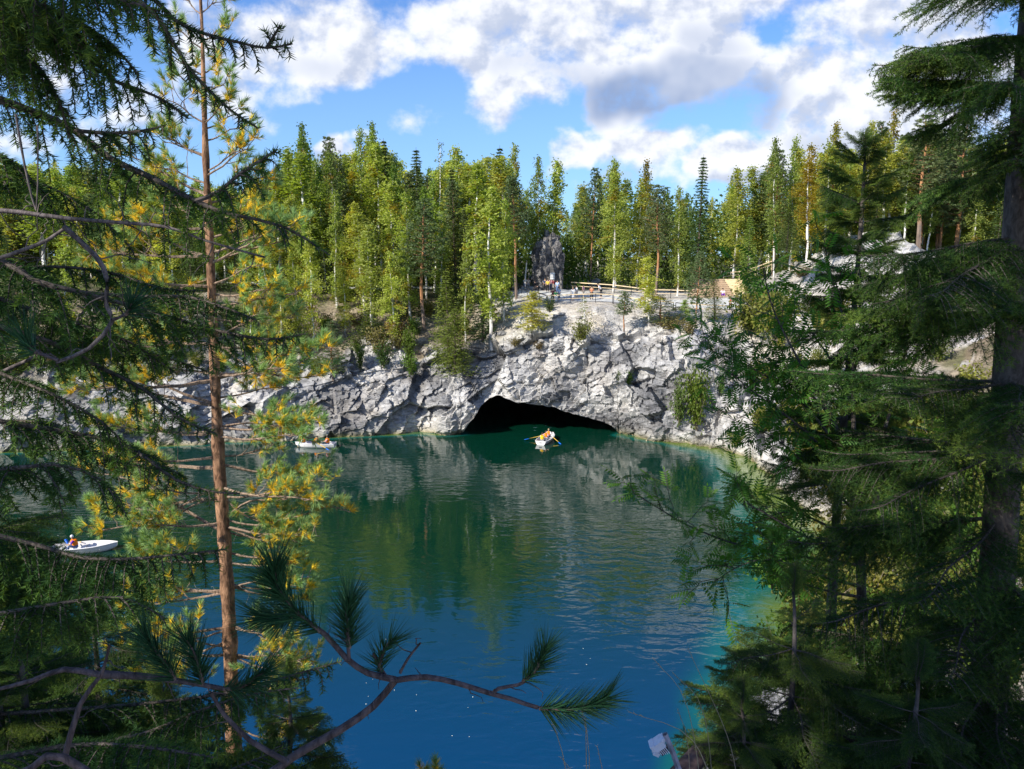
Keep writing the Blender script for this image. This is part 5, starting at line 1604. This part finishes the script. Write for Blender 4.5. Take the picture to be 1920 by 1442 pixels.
    if pack:
        g = Geo(); c1 = np.array(J['che']); g.box(c1 + np.array([0, -.2, -.06]), (.28, .16, .42)); link('backpack', g.mesh('backpack', [FAB[pack]]), root)
    return root
for (u, y, rz, lab, top, legs, kw) in [
    (984, 109, 2.6, 'person in a white top walking under the trees at the far end of the path', 'white', 'denim', {}),
    (990.5, 108, 3.0, 'person in a pale shirt beside another under the trees left of the pillar', 'beige', 'grey', dict(hair='light')),
    (1008.5, 101.5, 1.0, 'person in black bending forward at the left edge of the terrace', 'black', 'black', dict(lean=.9)),
    (1021.5, 105, 2.8, 'person in dark clothes walking away toward the rock pillar', 'navy', 'black', {}),
    (1026.5, 103.2, 3.1, 'person in yellow and black standing before the pale stones', 'yellow', 'black', dict(pack='black')),
    (1032, 104.5, .3, 'person in pink with dark bag next to the one in yellow', 'pink', 'navy', dict(hair='light')),
    (1038, 103.6, .1, 'person in a dark red top below the white panels', 'darkred', 'beige', {}),
    (1044.5, 102.0, 2.9, 'person in light blue with a dark backpack in the middle of the path', 'lightblue', 'denim', dict(pack='navy')),
    (1036, 95.6, 2.6, 'person in dark red and black leaning at the front railing', 'darkred', 'black', dict(arms='up')),
    (1041.5, 95.3, .2, 'child in a green shirt and white trousers by the front railing', 'green', 'white', dict(scale=.86)),
    (1047.5, 96.2, .4, 'person in a light blue shirt right of the child in green', 'lightblue', 'grey', {}),
    (1073.5, 95.4, .1, 'person in a long white dress at the middle post of the front railing', 'white', 'white', dict(skirt=True, hair='light')),
    (1080, 96.6, 2.0, 'person in a white top behind the one in the long white dress', 'white', 'grey', dict(arms='up')),
    (1093, 97.0, 1.0, 'person in a pinkish top half hidden by the sparse young birch', 'pink', 'beige', {}),
    (1108.5, 95.5, -.4, 'person in rust brown top and black trousers at the front railing', 'rust', 'black', dict(arms='up')),
    (1126, 97.5, 1.3, 'person in white top and black trousers leaning sideways at the right of the terrace', 'white', 'black', dict(lean=.8)),
    (1368, 92.5, 1.5, 'person in a red top with dark trousers on the path before the wooden steps', 'red', 'black', dict(hair='light')),
]:
    x, yy, z = gxy(u, y)
    person((x, yy, z + .05), rz, lab, top, legs, **kw)
xx, yy, zz = gxy(1353, 100.6)
person((xx, 100.75, zb + (ztop - zb) / nst + .02), math.pi, 'person in white and purple sitting low on the wooden steps', 'white', 'purple', pose='sit')

# ------------------------------------------------------------------ rowing boats
M_HULL = simple('white_boat_paint', (.80, .79, .78), .35, var=.04, bscale=3)
M_HULLIN = simple('boat_inside', (.70, .68, .66), .6, var=.06)
M_SEAT = simple('boat_seat', (.62, .60, .56), .6)
M_OARY = simple('yellow_oar_shaft', (.85, .55, .10), .5)
M_OARB = simple('blue_oar_blade', (.01, .16, .72), .4)
def boat(loc, rz, label, L=4.1, B=1.45):
    root = empty('rowing_boat', loc, label, 'rowing boat', 'white rowing boats on the lake', rz)
    ns_, nr_ = 24, 9; V = []
    for i in range(ns_):
        t = i / (ns_ - 1); x = -L / 2 + L * t
        w = B / 2 * (min(1, .80 + t * .9) if t < .3 else 1.0) * (1 - max(0, (t - .45) / .55) ** 2.3) + .012
        sheer = .42 + .10 * t ** 2; keel = -.10 + .28 * max(0, (t - .75) / .25) ** 2
        for j in range(nr_):
            a = j / (nr_ - 1) * 2 - 1; s = abs(a)
            V.append((x + .10 * t * s, math.copysign(w * (s ** .55), a) if a else 0, keel + (sheer - keel) * s ** 2.2))
    V = np.array(V); F = grid_faces(ns_, nr_)
    tr_ = np.array([[k for k in range(nr_)]])
    g = Geo(); g.add(V, None, F)
    inn = V.copy(); inn[:, 1] *= .93; inn[:, 2] += .03; inn[:, 0] *= .985
    g.add(inn, None, F[:, ::-1], m=1)
    # rim between the two skins, and the transom
    for j in (0, nr_ - 1):
        a = np.arange(ns_ - 1) * nr_ + j; k = len(V)
        g.add(np.vstack([V, inn]), None, np.stack([a, a + nr_, a + nr_ + k, a + k], 1))
    c = V[:nr_].mean(0); g.add(np.vstack([V[:nr_], inn[:nr_]]), None, [(j, j + 1, nr_ + j + 1, nr_ + j) for j in range(nr_ - 1)])
    tv = V[:nr_]; g.add(np.vstack([tv, tv + np.array([.02, 0, 0])]), [(0, j, j + 1) for j in range(1, nr_ - 1)] + [(nr_, nr_ + j + 1, nr_ + j) for j in range(1, nr_ - 1)], None)
    link('hull', g.mesh('hull', [M_HULL, M_HULLIN], True), root)
    for x in (-L * .36, -L * .02, L * .25):
        g = Geo(); g.box((x, 0, .24), (.26, B * (.86 if x < L * .2 else .72), .04)); link('seat', g.mesh('seat', [M_SEAT]), root)
    g = Geo(); tp_ = []
    for j, sg in ((0, -1), (nr_ - 1, 1)):
        e = V[np.arange(ns_) * nr_ + j]; g.tube(e, .028, 6)
    link('gunwale', g.mesh('gunwale', [M_HULL], True), root)
    g = Geo(); g.box((-L / 2 - .012, 0, .24), (.02, .30, .14)); link('plate', g.mesh('plate', [FAB['grey']]), root)
    return root
def oar(a, b, label, blade=.55):
    a, b = Vector(a), Vector(b); d = (b - a); L = d.length; d.normalize()
    root = empty('oar', a, label, 'oar', 'oars of the rowing boats'); q = d.to_track_quat('X', 'Z').to_matrix()
    e = d * (L - blade)
    g = Geo(); g.tube([(0, 0, 0), tuple(e * .5), tuple(e)], .028, 8); link('shaft', g.mesh('shaft', [M_OARY], True), root)
    s = q @ Vector((0, 1, 0)); n = q @ Vector((0, 0, 1)); g = Geo()
    V = []
    for t, w in ((0, .03), (.2, .09), (.5, .115), (.85, .11), (1, .06)):
        c = e + d * blade * t
        for sg, th in ((-1, 0), (0, .016), (1, 0), (0, -.016)): V.append(c + s * sg * w + n * th)
    g.add([tuple(v) for v in V], None, grid_faces(5, 4, True)); g.add([tuple(v) for v in V[-4:]], None, [(0, 1, 2, 3)])
    link('blade', g.mesh('blade', [M_OARB], True), root)
def on_boat(b, x, y, z):
    c, s = math.cos(b.rotation_euler.z), math.sin(b.rotation_euler.z)
    return (b.location.x + x * c - y * s, b.location.y + x * s + y * c, b.location.z + z)
# the boat by the left wall
p = on_water(592, 838); b1_ = boat((p.x, p.y, .02), math.pi - .06, 'white rowing boat with three people lying along the left cliff wall', 4.2, 1.35)
person(on_boat(b1_, 1.25, 0, .27), math.pi / 2 + .1, 'person wearing a life vest in the bow of the boat by the cliff', 'white', 'denim', pose='sit', vest='orange', lean=.1)
person(on_boat(b1_, .05, .05, .27), -math.pi / 2, 'person in a life vest rowing amidships by the cliff', 'beige', 'grey', pose='sit', vest='orange', lean=.5)
person(on_boat(b1_, -1.35, 0, .27), math.pi / 2, 'person in a life vest upright in the stern by the cliff', 'pink', 'navy', pose='sit', vest='orange', scale=1.05)
oar(on_boat(b1_, -.15, .45, .62), on_boat(b1_, -1.9, 1.5, .05), 'yellow oar trailing on the camera side of the boat by the cliff wall')
oar(on_boat(b1_, -.15, -.45, .62), on_boat(b1_, -1.7, -1.7, .05), 'yellow oar on the far side of the boat by the cliff wall')
# the boat at the mouth of the cave
p = on_water(1025, 827); az2 = math.radians(68)
b2_ = boat((p.x, p.y, .02), az2, 'white rowing boat seen from its stern at the mouth of the cave', 4.0, 1.45)
person(on_boat(b2_, -1.25, .08, .27), az2 - math.pi / 2, 'person with a yellow life vest in the stern of the boat before the cave', 'beige', 'grey', pose='sit', vest='vestyellow')
person(on_boat(b2_, -.1, 0, .27), az2 + math.pi / 2, 'person rowing in the middle of the boat before the cave', 'pink', 'white', pose='sit', vest='orange', lean=.3)
person(on_boat(b2_, .85, .05, .27), az2 + math.pi / 2, 'person in white in the bow of the boat before the cave', 'white', 'denim', pose='sit', vest='orange', hair='light')
oar(on_boat(b2_, .2, .55, .50), on_boat(b2_, -.75, 2.35, .10), 'yellow oar with blue blade stretched to the left before the cave')
oar(on_boat(b2_, .2, -.55, .50), on_boat(b2_, -1.0, -2.0, .04), 'yellow oar with blue blade dipping to the right before the cave')
# the boat at the lower left
p = on_water(158, 1034); az3 = math.radians(12)
b3_ = boat((p.x, p.y, .02), az3, 'white rowing boat half hidden by pine tufts at the lower left', 4.1, 1.45)
person(on_boat(b3_, -.45, 0, .30), math.pi * .62, 'person in a white cap and orange life vest rowing at the lower left', 'purple', 'denim', pose='sit', vest='orange', cap=True, lean=.4)
a = P(140, 1036, b3_.location.y - .1); oar(on_boat(b3_, -.85, -.15, .45), P(123, 1011, b3_.location.y), 'oar with blue blade raised in front of the rower at the lower left', .42)
oar(on_boat(b3_, -.3, .5, .50), on_boat(b3_, -1.5, 2.0, .05), 'second oar resting beyond the boat at the lower left')

# ------------------------------------------------------------------ lamp on a post, log, dry grass, brushwood at the bottom edge
M_POSTW = simple('weathered_post', (.30, .29, .33), .8, var=.3, bump=.003, bscale=60)
M_LAMP = simple('lamp_housing', (.70, .72, .78), .35, var=.1)
M_DARK = simple('lamp_grille', (.05, .035, .04), .6)
yl = 2.6
pt = P(1247, 1377, yl); pb = P(1282, 1470, yl); pb2 = pt + (pb - pt) * 7
root = empty('post_lamp', pb2, 'white ribbed lamp fixed to a leaning grey post at the bottom edge over the water', 'lamp')
rl = np.array(root.location)
def rel(u, v, y=yl): return np.array(P(u, v, y)) - rl
g = Geo(); g.tube([rel(1247, 1376), rel(1262, 1412), rel(1282, 1470), (0, 0, 0)], [.010, .012, .013, .016], 6); link('post', g.mesh('post', [M_POSTW]), root)
px = yl / FPX
cb = rel(1234, 1394)
g = Geo(); Rm = Matrix.Rotation(math.radians(-38), 3, 'Y')
g.box(cb, (24 * px, 26 * px, 16 * px), R=Rm); g.box(cb + np.array([-9, 0, -7]) * px, (10 * px, 24 * px, 20 * px), R=Rm); g.box(cb + np.array([2, 0, 9]) * px, (22 * px, 20 * px, 5 * px), R=Rm)
link('housing', g.mesh('housing', [M_LAMP]), root)
g = Geo(); g.box(cb + np.array([-5, -.5, -17]) * px, (13 * px, 25 * px, 8 * px), R=Matrix.Rotation(math.radians(28), 3, 'Y')); link('visor', g.mesh('visor', [M_LAMP]), root)
g = Geo(); g.box(cb + np.array([9, 0, -10]) * px, (17 * px, 20 * px, 17 * px), R=Rm); link('grille', g.mesh('grille', [M_DARK]), root)
for k in range(5):
    g = Geo(); g.box(cb + np.array([9 - 8 + k * 4, -11, -10 - 0 + (k - 2) * 1.0]) * px, (1.3 * px, 2 * px, 17 * px), R=Rm); link('fin', g.mesh('fin', [M_LAMP]), root)
g = Geo(); g.box(cb + np.array([8, 0, 1]) * px, (30 * px, 3 * px, 3 * px), R=Rm); link('bracket', g.mesh('bracket', [M_LAMP]), root)

lg = Geo(); lp = resample([np.array(P(1230, 1500, 3.4)), np.array(P(1290, 1440, 3.5)), np.array(P(1345, 1392, 3.7)), np.array(P(1480, 1375, 4.1)), np.array(P(1640, 1392, 4.4))], .1)
lg.tube(lp, .05 + .006 * np.sin(np.arange(len(lp))), 12, (.08, .055, .05)); tag(link('fallen_log', lg.mesh('fallen_log', [M_BARK], True)), 'dark fallen log lying along the bottom edge under the small spruce', 'log')

# near bank under the foreground trees at the right: soil shelf, brushwood, grass
def build_shelf():
    xs = np.linspace(.9, 9, 90); ys = np.linspace(2.9, 11, 90); X, Y = np.meshgrid(xs, ys)
    edge = 1.05 + (Y - 2.9) * .16
    top = np.interp(Y, [2.9, 4.4, 7, 11], [17.1, 17.0, 14.4, 10.5])
    fall = np.clip((edge - X + .7) / .7, 0, 1) ** 1.3 * 4.5
    p = np.stack([X.ravel(), Y.ravel(), np.zeros(X.size)], 1)
    Z = top - fall + (fbm(p * 1.3, 7, 4) * .28).reshape(X.shape)
    V = np.stack([X.ravel(), Y.ravel(), Z.ravel()], 1)
    a = np.clip(fbm(p * 2.2, 17, 4) * 1.6 + .5, 0, 1)[:, None]
    cols = np.array([.055, .042, .028]) * (1 - a) + np.array([.06, .07, .022]) * a
    me = mesh_np('near_bank', V, grid_faces(90, 90), [rock_mat('near_soil')], cols=cols, smooth=True)
    tag(link('near_bank', me), kind='structure')
    t = BVHTree.FromPolygons(V.tolist(), grid_faces(90, 90).tolist())
    rng = np.random.default_rng(4)
    def gz(x, y):
        h = t.ray_cast(Vector((x, y, 40)), Vector((0, 0, -1))); return h[0].z if h[0] else None
    g = Geo()
    for k in range(420):
        x, y = rng.uniform(1.3, 7.5), rng.uniform(3.0, 8.5); z = gz(x, y)
        if z is None: continue
        L = .2 + .7 * rng.random(); a_ = rng.random() * 6.28
        d = np.array([math.cos(a_), math.sin(a_), rng.normal() * .25]); m = 5
        q = np.array([x, y, z + .04 + .12 * rng.random()]) + np.cumsum(norm(d + rng.normal(size=(m, 3)) * .3) * L / m, 0)
        g.tube(q, np.linspace(.009, .002, m) * (.4 + .8 * rng.random()), 4, np.array([.13, .095, .075]) * (.5 + rng.random()), cap=False)
    tag(link('brushwood', g.mesh('brushwood', [M_TWIG])), kind='stuff', label='dead twigs and brushwood littering the near bank', cat='brushwood')
    g = Geo(); n = 9000
    x = rng.uniform(1.2, 8.5, n); y = rng.uniform(3.0, 10, n)
    z = np.array([gz(a_, b_) or 10 for a_, b_ in zip(x, y)])
    keep = fbm(np.stack([x, y, y * 0], 1) * 1.4, 33, 2) > -.05
    b = np.stack([x, y, z - .01], 1)[keep]; dv = norm(np.stack([rng.normal(size=n) * .45, rng.normal(size=n) * .45, np.ones(n)], 1))[keep]
    c = np.where(rng.random((len(b), 1)) < .35, np.array([.26, .20, .09]), np.array([.055, .095, .02]))
    g.needles(b, dv, .06 + .16 * rng.random(len(b)), .005, rng, c)
    tag(link('grass', g.mesh('grass', [M_PINE_N])), kind='stuff', label='grass and moss on the near bank', cat='grass')
build_shelf()
# tall dry stalks over the water
rs = random.Random(6)
for (a, b, c, y) in [((1095, 1640), (1105, 1420), (1092, 1335), 2.0), ((1128, 1640), (1090, 1480), (1052, 1420), 2.1), ((1098, 1640), (1100, 1500), (1098, 1345), 2.0), ((1075, 1640), (1062, 1450), (1035, 1350), 2.05),
                     ((1330, 1600), (1290, 1330), (1225, 1235), 2.6), ((1345, 1580), (1320, 1340), (1262, 1262), 2.7), ((1360, 1560), (1300, 1390), (1180, 1335), 2.3), ((1300, 1620), (1290, 1400), (1270, 1330), 2.5),
                     ((1390, 1560), (1370, 1400), (1290, 1215), 2.8), ((1150, 1640), (1140, 1500), (1120, 1400), 2.2)]:
    g = Geo(); q = resample([np.array(P(*a, y)), np.array(P(*b, y)), np.array(P(*c, y))], .05)
    g.tube(q, np.linspace(.0022, .0008, len(q)), 4, (.40, .33, .22))
    d_ = norm(q[-1] - q[-3]); k = 16; bs = q[-1] - d_ * np.linspace(0, .05, k)[:, None]
    g.needles(bs, norm(d_ + np.random.default_rng(len(q)).normal(size=(k, 3)) * .4), .012, .002, np.random.default_rng(3), (.45, .36, .22))
    tag(link('grass_stalk', g.mesh('grass_stalk', [M_PINE_N])), 'tall dry grass stalk with thin seed head over the water at the bottom', 'grass stalk', 'dry grass stalks at the bottom edge')
# tip of a small pine poking in at the bottom
rootS = empty('pine_tree', P(812, 1500, 4.5), 'tip of a little pine poking into the picture at the bottom edge', 'pine')
for k in range(9):
    a = k * .7; pine_branch(rootS, [np.array([0, 0, -.3]), np.array([.03 * math.cos(a), .03 * math.sin(a), -.05]), np.array([.05 * math.cos(a), .05 * math.sin(a), .16 + .02 * (k % 3)])], 1500 + k, nshoot=2, spread=.07, r0=.006)

# ------------------------------------------------------------------ floating leaves and bubbles, far wood, undergrowth
rngf = np.random.default_rng(12)
M_FLOAT = simple('floating_leaf', (.75, .74, .66), .6)
for (cu, cv, su, sv, n) in [(130, 985, 120, 70, 16), (850, 1360, 90, 60, 6), (700, 1290, 80, 120, 7), (1080, 1220, 60, 40, 3)]:
    for k in range(n):
        p = on_water(cu + rngf.normal() * su * .5, cv + rngf.normal() * sv * .5); s = .016 + .02 * rngf.random(); a = rngf.random() * 6.28
        g = Geo(); g.add([(math.cos(a + t) * s * (1.6 if t in (0, 3.14) else .8), math.sin(a + t) * s * (1.6 if t in (0, 3.14) else .8), .012 if i % 2 else .02) for i, t in enumerate((0, .8, 1.57, 2.4, 3.14, 3.9, 4.7, 5.5))] + [(0, 0, .028)], [(i, (i + 1) % 8, 8) for i in range(8)])
        o = link('floating_leaf', g.mesh('floating_leaf', [M_FLOAT])); o.location = (p.x, p.y, .004)
        tag(o, 'pale fallen leaf floating on the open water', 'leaf', 'fallen leaves floating on the lake')
def far_wood():
    rng = np.random.default_rng(77); g = Geo(); n = 95000
    x = rng.uniform(-125, 125, n); y = rng.uniform(128, 172, n)
    hmax = 13 + 4 * fbm(np.stack([x * .12, y * .12, y * 0], 1), 5, 3) + 3.5 * fbm(np.stack([x * .6, y * .6, y * 0], 1), 8, 2)
    gap = np.abs((x / y * FPX + 960) - 1060) < 16
    hmax = np.where(gap, hmax * .55, hmax)
    z = 15.5 + hmax * rng.random(n) ** .8
    c = np.array([.10, .14, .03]) * (.6 + .9 * rng.random((n, 1)))
    g.leaves(np.stack([x, y, z], 1), .75, .45, rng, c)
    tag(link('distant_wood', g.mesh('distant_wood', [M_LEAF])), kind='stuff', label='far wood behind the front rows of birches', cat='wood')
    g = Geo(); n = 42000
    u = rng.uniform(-250, 2000, n); y = rng.uniform(103, 132, n); x = (u - 960) / FPX * y
    k = ~((u > 955) & (u < 1200) & (y < 110)) & ~((u > 1195) & (u < 1430) & (y < 109)) & ~((u > 1400) & (u < 1640) & (y < 106)) & ~((u < 955) & (y < 112) & (y > 105.5)) & ~((u > 985) & (u < 1050) & (y < 122))
    k &= fbm(np.stack([x, y, y * 0], 1) * .33, 3, 3) > -.22
    x, y = x[k], y[k]; n = len(x)
    cx = np.round(x / 1.5) * 1.5; cy = np.round(y / 1.5) * 1.5
    hc = {}
    zz = np.empty(n)
    for i in range(n):
        key = (cx[i], cy[i])
        if key not in hc: hc[key] = ground(*key)
        zz[i] = hc[key]
    h = (1.1 + 1.6 * (fbm(np.stack([x, y, y * 0], 1) * .9, 6, 2) + .5))
    z = zz + np.maximum(h, .3) * rng.random(n)
    c = np.array([.09, .13, .025]) * (.55 + .9 * rng.random((n, 1)))
    g.leaves(np.stack([x, y, z], 1), .42, .26, rng, c)
    tag(link('undergrowth', g.mesh('undergrowth', [M_LEAF])), kind='stuff', label='low green undergrowth on the forest floor', cat='undergrowth')
far_wood()
